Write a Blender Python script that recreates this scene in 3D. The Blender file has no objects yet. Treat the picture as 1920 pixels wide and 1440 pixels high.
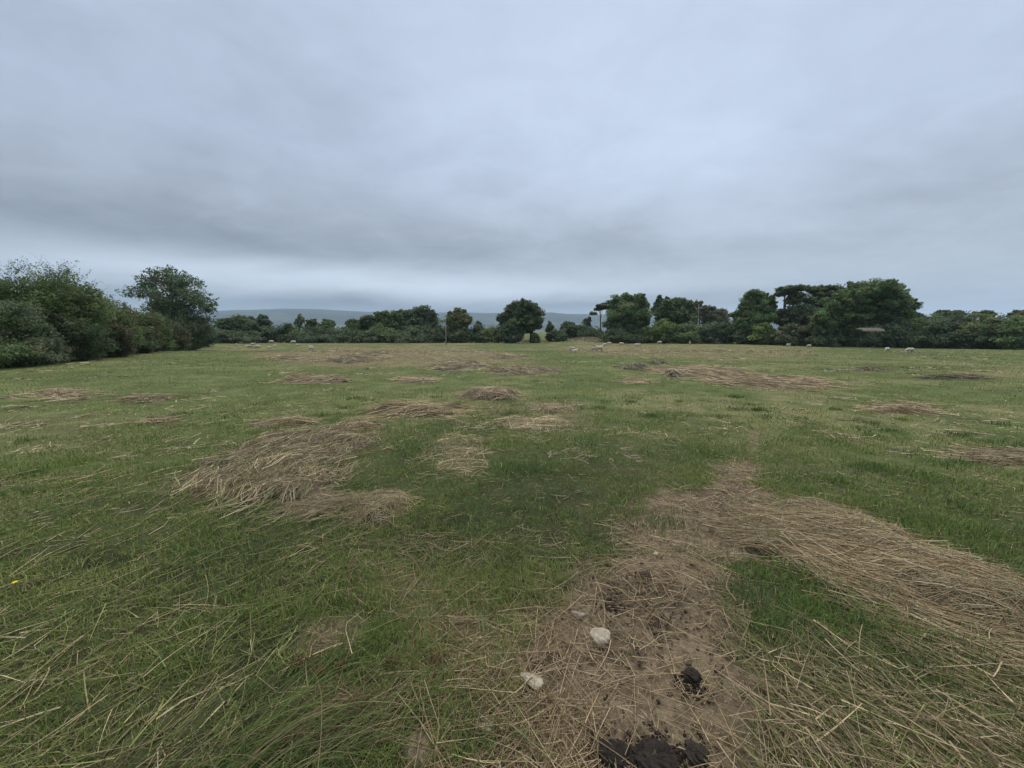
import bpy, bmesh, math, random
import numpy as np
from mathutils import Vector, Matrix

random.seed(7)
RNG = np.random.default_rng(11)
SC = bpy.context.scene
COL = SC.collection
R = math.radians

# ------------------------------------------------------------------ camera
W, HH, F_PX = 1920.0, 1440.0, 749.0
CAM_H, HORIZON = 1.6, 631.0
PITCH = math.atan((720 - HORIZON) / F_PX)
CP, SP = math.cos(PITCH), math.sin(PITCH)
cam_d = bpy.data.cameras.new('camera')
cam_d.sensor_width = 36.0
cam_d.lens = 36.0 * F_PX / W
cam_d.clip_start, cam_d.clip_end = 0.05, 30000
cam = bpy.data.objects.new('camera', cam_d)
cam.location = (0, 0, CAM_H)
cam.rotation_euler = (math.pi / 2 - PITCH, 0, 0)
COL.objects.link(cam)
SC.camera = cam


def ray(px, py):
    u, v = (px - W / 2) / F_PX, (py - HH / 2) / F_PX
    return np.array([u, CP - v * SP, -SP - v * CP])


def dip(x, y):
    """the field sags gently in the middle distance"""
    return -.85 * np.exp(-((y - 70) / 18) ** 2) * np.exp(-(x / 120) ** 2)


def gpt(px, py):
    """ground point seen at a photo pixel"""
    d = ray(px, py)
    t = CAM_H / -d[2]
    if t * d[1] > 25:
        # walk along the sight line to where it meets the shallow dip of the field
        ts = np.linspace(20, 125, 2101) / d[1]
        zz = CAM_H + ts * d[2] - dip(ts * d[0], ts * d[1])
        k = np.nonzero(zz <= 0)[0]
        t = ts[k[0]] if len(k) else t
    return np.array([d[0] * t, d[1] * t])


def at(px, py, Y):
    d = ray(px, py)
    return np.array([0, 0, CAM_H]) + d * (Y / d[1])


# ------------------------------------------------------------------ noise
def _hash(ix, iy, seed):
    h = (ix.astype(np.int64) * 374761393 + iy.astype(np.int64) * 668265263 + seed * 2147483647) & 0xFFFFFFFF
    h = ((h ^ (h >> 13)) * 1274126177) & 0xFFFFFFFF
    return ((h ^ (h >> 16)) & 0xFFFF) / 65535.0


def vnoise(x, y, seed=0):
    ix, iy = np.floor(x), np.floor(y)
    fx, fy = x - ix, y - iy
    fx, fy = fx * fx * (3 - 2 * fx), fy * fy * (3 - 2 * fy)
    a, b = _hash(ix, iy, seed), _hash(ix + 1, iy, seed)
    c, d = _hash(ix, iy + 1, seed), _hash(ix + 1, iy + 1, seed)
    return (a + (b - a) * fx) * (1 - fy) + (c + (d - c) * fx) * fy - 0.5


def fbm(x, y, seed=0, octv=4):
    s, a, t = 0, 1.0, 0
    for k in range(octv):
        s = s + a * vnoise(x * 2 ** k + 13.7 * k, y * 2 ** k - 7.1 * k, seed + k)
        t += a
        a *= .5
    return s / t * 2          # about -1..1


def sst(a, b, x):
    t = np.clip((x - a) / (b - a), 0, 1)
    return t * t * (3 - 2 * t)


def sdf(x, y, poly):
    """signed distance to a polygon, negative inside"""
    p = np.asarray(poly, float)
    q = np.roll(p, -1, 0)
    d2 = np.full(x.shape, 1e18)
    ins = np.zeros(x.shape, bool)
    for (ax, ay), (bx, by) in zip(p, q):
        ex, ey = bx - ax, by - ay
        t = np.clip(((x - ax) * ex + (y - ay) * ey) / (ex * ex + ey * ey + 1e-12), 0, 1)
        d2 = np.minimum(d2, (x - ax - t * ex) ** 2 + (y - ay - t * ey) ** 2)
        cr = ((ay > y) != (by > y)) & (x < ex * (y - ay) / (by - ay + 1e-12) + ax)
        ins ^= cr
    d = np.sqrt(d2)
    return np.where(ins, -d, d)


# ------------------------------------------------------------------ mesh helpers
def mk(name, V, faces, mat, col=None, parent=None, smooth=False):
    """one mesh object from numpy arrays; faces is a list of (n,k) index arrays"""
    me = bpy.data.meshes.new(name)
    V = np.asarray(V, np.float32)
    me.vertices.add(len(V))
    me.vertices.foreach_set('co', V.ravel())
    faces = [np.asarray(f, np.int32) for f in faces if len(f)]
    li = np.concatenate([f.ravel() for f in faces])
    sizes = np.concatenate([np.full(len(f), f.shape[1], np.int32) for f in faces])
    st = np.concatenate([[0], np.cumsum(sizes)[:-1]]).astype(np.int32)
    me.loops.add(len(li))
    me.loops.foreach_set('vertex_index', li)
    me.polygons.add(len(sizes))
    me.polygons.foreach_set('loop_start', st)
    if smooth:
        me.polygons.foreach_set('use_smooth', np.ones(len(sizes), bool))
    if col is not None:
        a = me.color_attributes.new('Col', 'FLOAT_COLOR', 'POINT')
        c = np.ones((len(V), 4), np.float32)
        c[:, :3] = col
        a.data.foreach_set('color', c.ravel())
    me.update(calc_edges=True)
    me.validate()
    me.materials.append(mat)
    o = bpy.data.objects.new(name, me)
    COL.objects.link(o)
    if parent:
        o.parent = parent
    return o


def empty(name, loc, rz=0):
    o = bpy.data.objects.new(name, None)
    o.empty_display_size = .3
    o.location = loc
    o.rotation_euler = (0, 0, rz)
    COL.objects.link(o)
    return o


def tag(o, label, cat, group=None):
    o['label'] = label
    o['category'] = cat
    if group:
        o['group'] = group
    return o


def stuff(o, label=None, cat=None):
    o['kind'] = 'stuff'
    if label:
        o['label'], o['category'] = label, cat
    return o


class MB:
    """collects pieces into one mesh"""
    def __init__(s):
        s.V, s.Q, s.T, s.C, s.n = [], [], [], [], 0

    def add(s, V, Q=None, T=None, col=(.5, .5, .5)):
        V = np.asarray(V, float)
        s.V.append(V)
        if Q is not None and len(Q):
            s.Q.append(np.asarray(Q, int) + s.n)
        if T is not None and len(T):
            s.T.append(np.asarray(T, int) + s.n)
        s.C.append(np.broadcast_to(np.asarray(col, float), (len(V), 3)))
        s.n += len(V)

    def build(s, name, mat, parent=None, smooth=False, origin=None):
        V = np.concatenate(s.V)
        if origin is not None:
            V = V - np.asarray(origin)
        f = []
        if s.Q:
            f.append(np.concatenate(s.Q))
        if s.T:
            f.append(np.concatenate(s.T))
        return mk(name, V, f, mat, np.concatenate(s.C), parent, smooth)


def tube(mb, pts, rad, sides=7, col=(.1, .08, .06)):
    pts = np.asarray(pts, float)
    n = len(pts)
    V = []
    for i in range(n):
        t = pts[min(i + 1, n - 1)] - pts[max(i - 1, 0)]
        t = t / (np.linalg.norm(t) + 1e-9)
        a = np.cross(t, [0.13, .97, .2])
        a /= np.linalg.norm(a) + 1e-9
        b = np.cross(t, a)
        for k in range(sides):
            g = 2 * math.pi * k / sides
            V.append(pts[i] + rad[i] * (math.cos(g) * a + math.sin(g) * b))
    Q = [(i * sides + k, i * sides + (k + 1) % sides, (i + 1) * sides + (k + 1) % sides, (i + 1) * sides + k)
         for i in range(n - 1) for k in range(sides)]
    V.append(pts[-1] + (pts[-1] - pts[-2]) * .02)
    T = [((n - 1) * sides + k, (n - 1) * sides + (k + 1) % sides, n * sides) for k in range(sides)]
    mb.add(V, Q, T, col)


def box(mb, c, s, rz=0, col=(.3, .3, .3)):
    c, s = np.asarray(c, float), np.asarray(s, float) / 2
    ca, sa = math.cos(rz), math.sin(rz)
    V = []
    for z in (-1, 1):
        for x, y in ((-1, -1), (1, -1), (1, 1), (-1, 1)):
            px, py = x * s[0], y * s[1]
            V.append(c + [px * ca - py * sa, px * sa + py * ca, z * s[2]])
    mb.add(V, [(3, 2, 1, 0), (4, 5, 6, 7), (0, 1, 5, 4), (1, 2, 6, 5), (2, 3, 7, 6), (3, 0, 4, 7)], None, col)


# ------------------------------------------------------------------ materials
def new_mat(name):
    m = bpy.data.materials.new(name)
    m.use_nodes = True
    nt = m.node_tree
    b = nt.nodes['Principled BSDF']
    return m, nt, b


def N(nt, typ, **kw):
    n = nt.nodes.new(typ)
    for k, v in kw.items():
        setattr(n, k, v)
    return n


def mat_col(name, rough=.8, spec=.2, trans=0.0, nscale=None, namt=.4, bump=0.0, bscale=40):
    """material whose colour is the mesh's own Col attribute with procedural variation"""
    m, nt, b = new_mat(name)
    at_ = N(nt, 'ShaderNodeAttribute', attribute_name='Col')
    b.inputs['Roughness'].default_value = rough
    b.inputs['Specular IOR Level'].default_value = spec
    src = at_.outputs['Color']
    if nscale:
        tc = N(nt, 'ShaderNodeTexCoord')
        nz = N(nt, 'ShaderNodeTexNoise')
        nz.inputs['Scale'].default_value = nscale
        nz.inputs['Detail'].default_value = 5
        nt.links.new(tc.outputs['Object'], nz.inputs['Vector'])
        mr = N(nt, 'ShaderNodeMapRange')
        mr.inputs['From Min'].default_value, mr.inputs['From Max'].default_value = .25, .75
        mr.inputs['To Min'].default_value, mr.inputs['To Max'].default_value = 1 - namt, 1 + namt
        nt.links.new(nz.outputs['Fac'], mr.inputs['Value'])
        mx = N(nt, 'ShaderNodeVectorMath', operation='SCALE')
        nt.links.new(src, mx.inputs[0])
        nt.links.new(mr.outputs[0], mx.inputs['Scale'])
        src = mx.outputs[0]
    nt.links.new(src, b.inputs['Base Color'])
    if bump:
        tc = N(nt, 'ShaderNodeTexCoord')
        nz = N(nt, 'ShaderNodeTexNoise')
        nz.inputs['Scale'].default_value = bscale
        nz.inputs['Detail'].default_value = 6
        nz.inputs['Roughness'].default_value = .65
        bp = N(nt, 'ShaderNodeBump')
        bp.inputs['Strength'].default_value = bump
        bp.inputs['Distance'].default_value = .02
        nt.links.new(tc.outputs['Object'], nz.inputs['Vector'])
        nt.links.new(nz.outputs['Fac'], bp.inputs['Height'])
        nt.links.new(bp.outputs[0], b.inputs['Normal'])
    if trans:
        tr = N(nt, 'ShaderNodeBsdfTranslucent')
        nt.links.new(src, tr.inputs['Color'])
        ms = N(nt, 'ShaderNodeMixShader')
        ms.inputs[0].default_value = trans
        out = nt.nodes['Material Output']
        nt.links.new(b.outputs[0], ms.inputs[1])
        nt.links.new(tr.outputs[0], ms.inputs[2])
        nt.links.new(ms.outputs[0], out.inputs['Surface'])
    return m


M_LEAF = mat_col('leaf', .65, .25, .36)
M_BARK = mat_col('bark', .9, .1, 0, 6, .35, .6, 12)
M_GRASS = mat_col('grass_blade', .6, .25, .3)
M_STRAW = mat_col('straw', .65, .25, .12)
M_GROUND = mat_col('ground', .95, .08, 0, 26, .32, .9, 45)
M_HILL = mat_col('hill', .95, .05, 0, .01, .25)
M_STONE = mat_col('stone', .85, .2, 0, 30, .22, .8, 60)
M_DUNG = mat_col('dung', .8, .2, 0, 40, .4, 1, 70)
M_WOOL = mat_col('wool', .95, .05, 0, 14, .12, .8, 30)
M_PAINT = mat_col('weathered', .75, .25, 0, 5, .2)
# ------------------------------------------------------------------ layout of the field (photo pixels unprojected onto the ground)
def P(*pts):
    return np.array([gpt(*p) for p in pts])


DIRT = [
    P((1100, 1050), (1200, 1010), (1360, 1045), (1400, 1120), (1385, 1210), (1440, 1300), (1470, 1440), (1480, 1600), (760, 1600),
      (800, 1440), (900, 1330), (985, 1230), (1040, 1130)),
    P((1130, 985), (1210, 935), (1330, 925), (1350, 875), (1410, 855), (1425, 900), (1440, 950), (1380, 1060), (1200, 1060)),
    P((1395, 850), (1405, 810), (1420, 800), (1422, 860)),
    P((560, 1205), (600, 1165), (680, 1170), (670, 1215), (590, 1235)),
    P((1340, 1110), (1410, 1095), (1450, 1130), (1380, 1150)),
    P((775, 1440), (790, 1370), (830, 1380), (840, 1500), (760, 1500)),
]


def blob(px, py, hw, hh, n=14, seed=0):
    rg = np.random.default_rng(seed)
    return P(*[(px + hw * math.cos(a) * rg.uniform(.75, 1.2), py + hh * math.sin(a) * rg.uniform(.7, 1.2))
               for a in np.linspace(0, 2 * math.pi, n, endpoint=False)])


# (name of kind, polygon, height, stems, direction px pair, spread deg, stem length range, tint, label)
TAN, GREY, PALE, GREENISH, DARK, RUST = (.31, .232, .128), (.25, .19, .108), (.38, .30, .17), (.17, .165, .085), (.075, .07, .04), (.24, .155, .095)
HEAPS = [
    (P((330, 905), (420, 850), (490, 812), (600, 803), (690, 800), (735, 828), (660, 860), (680, 885), (620, 925), (560, 950), (430, 955), (355, 940)),
       .15, 3900, (400, 930, 640, 835), 28, (.28, .6), GREY, 'large swept brown heap of cut rushes left of centre, widest one in the near grass'),
    (P((1372, 1005), (1385, 968), (1440, 960), (1540, 940), (1620, 985), (1720, 1020), (1830, 1070), (1990, 1130), (2060, 1330), (1920, 1300), (1820, 1190), (1660, 1135), (1560, 1085), (1470, 1045), (1400, 1030)),
     .11, 6000, (1480, 1000, 1800, 1075), 26, (.3, .8), TAN, 'long tan bank of flattened dry straw running off beside the bare soil path'),
    (P((635, 950), (700, 925), (770, 925), (775, 955), (730, 990), (660, 995), (640, 975)), .10, 700, (650, 990, 730, 930), 80, (.12, .4), PALE,
     'small pale bristly straw tuft at the foot of the large rush heap'),
    (P((520, 960), (600, 930), (720, 930), (700, 955), (580, 975)), .07, 700, (520, 970, 700, 930), 25, (.3, .7), GREY,
     'thin tangled strip of brown rushes joining the big heap to the bristly tuft'),
    (P((780, 850), (830, 815), (900, 820), (930, 845), (890, 895), (860, 905), (800, 885)), .04, 420, (780, 880, 900, 840), 70, (.12, .4), PALE,
     'thin pale yellow straw patch just right of the large rush heap'),
    (blob(780, 773, 95, 13, seed=3), .16, 1100, (690, 782, 850, 765), 18, (.4, .9), TAN, 'low tan swathe of straw combed sideways, behind the large rush heap'),
    (blob(675, 800, 42, 9, seed=4), .06, 350, (640, 808, 700, 795), 70, (.15, .4), RUST, 'orange tinted stubble patch directly behind the large rush heap'),
    (blob(540, 794, 48, 6, seed=5), .10, 350, (490, 796, 590, 792), 14, (.4, .8), TAN, 'narrow flat tan straw strip to the left behind the large rush heap'),
    (blob(920, 742, 60, 11, seed=6), .22, 700, (860, 748, 980, 738), 40, (.3, .8), TAN, 'humped tan straw heap in mid field straight below the slim white pole'),
    (blob(1000, 795, 66, 15, seed=7), .07, 700, (940, 800, 1060, 790), 60, (.25, .6), PALE, 'flat broken straw patch in mid field left of the path end'),
    (blob(1040, 768, 42, 9, seed=8), .08, 400, (1000, 770, 1080, 765), 60, (.25, .6), PALE, 'pale straw wisp right of the humped tan heap'),
    (blob(110, 742, 58, 10, seed=9), .10, 500, (60, 740, 170, 745), 40, (.3, .8), TAN, 'flat reddish tan straw patch nearest the left hedge'),
    (blob(272, 748, 44, 7, seed=10), .12, 400, (230, 750, 310, 746), 40, (.3, .7), GREY, 'small brown straw hump right of the patch nearest the left hedge'),
    (blob(298, 789, 34, 6, seed=12), .05, 250, (270, 790, 330, 788), 50, (.3, .6), GREY, 'faint grey straw scrap alone in the grass left of the large heap'),
    (blob(590, 714, 68, 8, seed=13), .20, 500, (530, 718, 650, 710), 30, (.4, 1.0), TAN, 'peaked tan straw heap in the left middle distance'),
    (blob(775, 713, 46, 6, seed=14), .10, 350, (730, 716, 820, 710), 40, (.4, .9), PALE, 'low pale straw smear right of the peaked tan heap'),
    (blob(860, 688, 66, 8, seed=15), .3, 600, (800, 690, 920, 686), 30, (.5, 1.2), GREY, 'brown straw ridge in the middle distance, left half of the central pair'),
    (blob(985, 697, 72, 7, seed=16), .26, 600, (920, 694, 1050, 702), 25, (.5, 1.2), GREY, 'brown straw ridge in the middle distance, right half of the central pair'),
    (blob(655, 678, 50, 6, seed=17), .26, 420, (610, 678, 700, 680), 30, (.5, 1.2), GREY, 'grey brown straw heap far out, left of the central ridges'),
    (blob(552, 673, 32, 5, seed=18), .22, 300, (520, 673, 580, 675), 30, (.5, 1.2), GREY, 'small grey straw heap far out below the grazing left flock'),
    (blob(708, 664, 34, 4, seed=19), .24, 300, (680, 664, 730, 665), 30, (.5, 1.2), GREY, 'dark far straw heap below the rounded tree clump'),
    (blob(946, 669, 42, 4, seed=20), .22, 300, (910, 668, 980, 670), 30, (.5, 1.2), TAN, 'far tan straw heap below the round dark oak'),
    (blob(1188, 691, 24, 5, seed=21), .32, 380, (1165, 690, 1210, 694), 50, (.4, 1.0), DARK, 'dark green black clump of cut rushes at the end of the right windrow'),
    (blob(1262, 703, 20, 4, seed=22), .26, 300, (1245, 703, 1280, 705), 50, (.4, .9), DARK, 'dark clump of rushes in the middle of the right windrow'),
    (blob(1300, 697, 100, 9, seed=23), .18, 800, (1200, 692, 1400, 704), 25, (.5, 1.2), TAN, 'long brown straw windrow stretching right from the dark rush clump'),
    (blob(1445, 716, 110, 11, seed=24), .12, 900, (1340, 708, 1540, 726), 25, (.5, 1.1), TAN, 'flat reddish straw windrow, right continuation of the long brown one'),
    (blob(1195, 715, 34, 6, seed=25), .05, 260, (1160, 713, 1230, 718), 40, (.4, .9), PALE, 'pale straw wisp in front of the dark rush clump'),
    (blob(1690, 771, 62, 9, seed=26), .16, 500, (1630, 768, 1750, 778), 18, (.4, .9), TAN, 'single tan straw heap out on the right grass'),
    (blob(1880, 857, 74, 13, seed=27), .09, 600, (1800, 850, 1920, 862), 25, (.3, .7), GREY, 'brown straw scrap at the right margin of the near grass'),
    (blob(1232, 682, 18, 3, seed=28), .25, 150, (1215, 682, 1250, 682), 50, (.4, .9), DARK, 'small dark rush tuft behind the long right windrow'),
    (blob(1800, 710, 55, 4, seed=29), .16, 250, (1750, 708, 1860, 712), 25, (.5, 1.1), DARK, 'dark flat rush streak far to the right'),
    (blob(1625, 694, 30, 3, seed=30), .14, 160, (1600, 693, 1650, 695), 25, (.5, 1.1), DARK, 'small dark rush streak left of the far right one'),
]
DRYZONES = [
    (P((470, 664), (620, 652), (900, 655), (985, 668), (1000, 690), (900, 682), (720, 690), (560, 684)), 2.0, .8),
    (P((1050, 650), (1250, 648), (1500, 655), (1560, 668), (1300, 674), (1080, 664)), 3.0, .5),
    (P((1180, 690), (1300, 690), (1570, 722), (1500, 735), (1330, 712)), .8, .7),
    (P((700, 1080), (850, 1090), (1000, 1200), (1080, 1180), (1000, 1300), (860, 1300)), .3, .5),
    (P((0, 1250), (300, 1150), (480, 1300), (400, 1600), (-300, 1600)), .4, .15),
    (P((1480, 1330), (1700, 1340), (1950, 1290), (2000, 1600), (1450, 1600)), .4, .4),
    (P((850, 740), (1080, 750), (1100, 800), (930, 800)), .6, .45),
    (P((1100, 980), (1160, 870), (1230, 890), (1240, 960)), .3, .18),
    (P((-50, 780), (200, 770), (330, 800), (200, 850), (-50, 840)), .6, .25),
]


def clip_near(x, y, poly, pad):
    lo, hi = poly.min(0) - pad, poly.max(0) + pad
    return (x > lo[0]) & (x < hi[0]) & (y > lo[1]) & (y < hi[1])


def dirt_mask(x, y):
    m = np.zeros(x.shape)
    for i, p in enumerate(DIRT):
        k = clip_near(x, y, p, .6)
        if k.any():
            xs, ys = x[k], y[k]
            sz = .22 if i < 2 else .1
            d = sdf(xs, ys, p) + sz * 1.3 * fbm(xs * 3.1, ys * 3.1, 5, 4)
            m[k] = np.maximum(m[k], (1 if i < 2 else .45 if i == 2 else .75) * sst(sz * .7, -sz * .7, d))
    return m


def heap_shape(x, y, h):
    """0..1 profile of a heap"""
    p = h[0]
    out = np.zeros(x.shape)
    wob = .25 if h is HEAPS[1] else .20
    size = math.sqrt(abs(np.sum(p[:, 0] * np.roll(p[:, 1], -1) - np.roll(p[:, 0], -1) * p[:, 1])) / 2)
    k = clip_near(x, y, p, .3 * size)
    if k.any():
        d = sdf(x[k], y[k], p) + wob * size * fbm(x[k] * 5 / size, y[k] * 5 / size, 17, 4)
        out[k] = sst(.04 * size, -.26 * size, d)
    return out


def heaps_mask(x, y):
    m = np.zeros(x.shape)
    for h in HEAPS:
        m = np.maximum(m, heap_shape(x, y, h) * (.6 if h[1] < .08 else 1))
    return m


def dry_mask(x, y):
    m = np.zeros(x.shape)
    for p, w, a in DRYZONES:
        k = clip_near(x, y, p, w * 2)
        if k.any():
            d = sdf(x[k], y[k], p) + w * 1.2 * fbm(x[k] * 1.1 / w, y[k] * 1.1 / w, 29, 4)
            m[k] = np.maximum(m[k], a * sst(w, -w, d))
    return m


def hgt(x, y):
    r = np.hypot(x, y)
    z = .022 * fbm(x * .9, y * .9, 41, 3) * sst(.5, 3, r)
    z = z + .012 * fbm(x * 3.5, y * 3.5, 43, 3)
    z = z + .09 * fbm(x * .11, y * .11, 47, 3) * sst(9, 30, r)
    z = z + dip(x, y)
    mx, my = MOUND
    z = z + 1.5 * np.exp(-((x - mx) / 9.5) ** 2 - ((y - my) / 6) ** 2) * (1 + .25 * fbm(x * .5, y * .5, 3, 3))
    return z


MOUND = at(1098, 640, 108)[:2]
RID = np.array([(-3000, 600), (-400, 590), (200, 588), (400, 584), (500, 581), (570, 580.5), (640, 582.5), (705, 586), (740, 588), (860, 588), (960, 590),
                (1035, 588), (1062, 591), (1150, 592), (1300, 597), (1600, 604), (1920, 607), (2600, 612), (6000, 620)], float)


def hgt_far(x, y):
    r = np.hypot(x, y)
    front = sst(.05, .35, y / (r + 1e-6))
    px = 960 + F_PX * x / np.maximum(y, .05 * r + 1e-6)
    ytop = np.interp(px, RID[:, 0], RID[:, 1])
    D = 4300.0
    H = ((HORIZON - ytop) / F_PX) * D * np.maximum(y / (r + 1e-6), .3) * front
    v = -38 * sst(135, 700, r)
    hill = H * sst(1900, D, r) * (1 - .5 * sst(D * 1.05, 7000, r)) + 38 * sst(1900, D, r)
    z = v + hill + 14 * fbm(x * .0016, y * .0016, 51, 4) * sst(900, 2500, r) + 9 * fbm(x * .006, y * .006, 53, 3) * sst(400, 1200, r) * (1 - sst(3600, D, r) * .8)
    bx, by = at(1012, 628, 150)[:2]
    z = z + 3.3 * np.exp(-((x - bx) / 16) ** 2 - ((y - by) / 14) ** 2)
    return z


def ground_z(x, y):
    return float(hgt(np.array([float(x)]), np.array([float(y)]))[0])


def polar(r0, r1, growth, name):
    a = np.concatenate([np.arange(-66, 66, .15 if r1 < 200 else .25), np.arange(66, 294, 3.0)]) * math.pi / 180
    n = int(math.log(r1 / r0) / math.log(1 + growth)) + 1
    r = r0 * (r1 / r0) ** (np.arange(n + 1) / n)
    A, RR = np.meshgrid(a, r)
    return (RR * np.sin(A)).ravel(), (RR * np.cos(A)).ravel(), len(a), n + 1


def ring_faces(na, nr):
    i = np.arange(nr - 1)[:, None] * na
    k = np.arange(na)[None, :]
    k2 = (k + 1) % na
    return np.stack([i + k, i + k2, i + na + k2, i + na + k], -1).reshape(-1, 4)[:, ::-1]


REDGE = 137.0
x, y, na, nr = polar(.35, REDGE, .0085, 'f')
x = np.append(x, 0.0)
y = np.append(y, 0.0)
r = np.hypot(x, y)
z = hgt(x, y) * (1 - sst(125, REDGE, r))
dm, hm, ym = dirt_mask(x, y), heaps_mask(x, y), dry_mask(x, y)
near = sst(9, 5, r)
clod = np.abs(fbm(x * 9, y * 9, 61, 4))
z = z + near * dm * (.046 * (clod - .2) * sst(-.5, .4, fbm(x * 1.7, y * 1.7, 65, 3)) + .016 * fbm(x * 30, y * 30, 63, 3) - .018)
# hoof marks pressed into the bare soil
hg = np.random.default_rng(90)
for k_ in range(46):
    q = gpt(hg.uniform(1020, 1440), hg.uniform(960, 1440))
    a_ = hg.uniform(0, 3.14)
    ux, uy = (x - q[0]) * math.cos(a_) + (y - q[1]) * math.sin(a_), -(x - q[0]) * math.sin(a_) + (y - q[1]) * math.cos(a_)
    rr_ = np.sqrt((ux / .05) ** 2 + (uy / .036) ** 2)
    z = z + near * dm * (-.017 * sst(1.1, .75, rr_) + .007 * np.exp(-((rr_ - 1.25) / .25) ** 2))
n1, n2, n3 = fbm(x * .35, y * .35, 71, 4), fbm(x * 2.2, y * 2.2, 73, 4), fbm(x * .06, y * .06, 77, 3)
n4 = fbm(x * 14, y * 14, 79, 3)
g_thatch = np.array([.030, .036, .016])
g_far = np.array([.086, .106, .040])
g_far2 = np.array([.158, .142, .072])
g_dirt = np.array([.178, .139, .096])
g_dirt2 = np.array([.085, .064, .045])
g_dry = np.array([.17, .132, .082])


def mixc(a, b, t):
    t = np.clip(t, 0, 1)[:, None]
    return a * (1 - t) + b * t


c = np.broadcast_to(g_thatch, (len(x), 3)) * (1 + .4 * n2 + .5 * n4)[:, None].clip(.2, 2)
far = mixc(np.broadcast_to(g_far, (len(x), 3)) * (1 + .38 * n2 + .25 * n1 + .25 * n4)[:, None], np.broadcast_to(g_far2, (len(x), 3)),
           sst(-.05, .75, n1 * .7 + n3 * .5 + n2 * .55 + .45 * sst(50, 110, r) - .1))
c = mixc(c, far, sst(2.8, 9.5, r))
c = mixc(c, np.broadcast_to(g_dry, (len(x), 3)) * (1 + .3 * n2)[:, None], np.clip(ym * .9 + .6 * hm, 0, 1))
dk = gpt(1150, 1125)
damp = .55 * np.exp(-((x - dk[0]) / .3) ** 2 - ((y - dk[1]) / .35) ** 2)
c = mixc(c, mixc(np.broadcast_to(g_dirt, (len(x), 3)) * (1 + .3 * n4)[:, None], np.broadcast_to(g_dirt2, (len(x), 3)), sst(.0, .7, n2 + .6 * n4 + damp)), dm)
mnd = np.exp(-((x - MOUND[0]) / 10) ** 2 - ((y - MOUND[1]) / 6) ** 2)
c = mixc(c, np.broadcast_to(np.array([.115, .098, .058]), (len(x), 3)) * (1 + .5 * n2)[:, None], sst(.15, .6, mnd))
fcs = ring_faces(na, nr)
ctr = np.stack([(np.arange(na) + 1) % na, np.arange(na), np.full(na, len(x) - 1)], -1)
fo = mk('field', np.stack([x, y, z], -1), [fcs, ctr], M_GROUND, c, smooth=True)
fo['kind'] = 'structure'

x, y, na, nr = polar(REDGE, 9000, .022, 'h')
r = np.hypot(x, y)
z = hgt_far(x, y)
z[r < REDGE + .01] = 0
n1, n2 = fbm(x * .004, y * .004, 81, 4), fbm(x * .02, y * .02, 83, 3)
cell = _hash(np.floor((x + 60 * n1) / 190), np.floor((y + 60 * n2) / 150), 5)
c = mixc(np.broadcast_to(np.array([.026, .036, .030]), (len(x), 3)), np.broadcast_to(np.array([.085, .10, .062]), (len(x), 3)), sst(.52, .6, cell) * (1 - .7 * sst(2600, 3600, r)))
c = mixc(c, np.broadcast_to(np.array([.022, .033, .02]), (len(x), 3)), sst(.1, .5, n2 + .6 * n1) * .8)
c = mixc(c, np.broadcast_to(np.array([.105, .112, .052]), (len(x), 3)), sst(300, 160, r))
ho = mk('hills', np.stack([x, y, z], -1), [ring_faces(na, nr)], M_HILL, c, smooth=True)
ho['kind'] = 'structure'
# ------------------------------------------------------------------ grass
def blades(x, y, h, w, lean, col, rng, segs=2, zoff=0.0, tz=None):
    """bent grass blades; segs 2 = 5 verts, 1 = 3 verts"""
    n = len(x)
    z = (hgt(x, y) if tz is None else tz) - .006 + zoff
    a = rng.uniform(0, 2 * np.pi, n)
    sx, sy = np.cos(a) * w / 2, np.sin(a) * w / 2
    b = a + np.pi / 2 + rng.normal(0, .5, n)
    lx, ly = np.cos(b) * lean * h, np.sin(b) * lean * h
    hz = h * np.sqrt(np.clip(1 - .55 * lean ** 2, .15, 1))
    if segs == 2:
        V = np.empty((n, 5, 3))
        V[:, 0] = np.stack([x - sx, y - sy, z], -1)
        V[:, 1] = np.stack([x + sx, y + sy, z], -1)
        V[:, 2] = np.stack([x + .3 * lx - sx * .75, y + .3 * ly - sy * .75, z + .62 * hz], -1)
        V[:, 3] = np.stack([x + .3 * lx + sx * .75, y + .3 * ly + sy * .75, z + .62 * hz], -1)
        V[:, 4] = np.stack([x + lx, y + ly, z + hz], -1)
        i = np.arange(n)[:, None] * 5
        return V.reshape(-1, 3), i + np.array([[0, 1, 3, 2]]), i + np.array([[2, 3, 4]]), np.repeat(col, 5, 0)
    V = np.empty((n, 3, 3))
    V[:, 0] = np.stack([x - sx, y - sy, z], -1)
    V[:, 1] = np.stack([x + sx, y + sy, z], -1)
    V[:, 2] = np.stack([x + lx, y + ly, z + hz], -1)
    i = np.arange(n)[:, None] * 3
    return V.reshape(-1, 3), None, i + np.array([[0, 1, 2]]), np.repeat(col, 3, 0)


def fan_points(r0, r1, dens, rng, back=1.2, half=58):
    """random points in the wedge the lens sees, from a little behind it"""
    A = R(half) * ((r1 + back) ** 2 - (r0 + back) ** 2)
    n = int(A * dens)
    a = rng.uniform(-R(half), R(half), n)
    rr = np.sqrt(rng.uniform((r0 + back) ** 2, (r1 + back) ** 2, n))
    return rr * np.sin(a), rr * np.cos(a) - back


G1, G2, G3, GD = np.array([.080, .134, .036]), np.array([.158, .214, .052]), np.array([.262, .284, .09]), np.array([.34, .29, .17])


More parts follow.
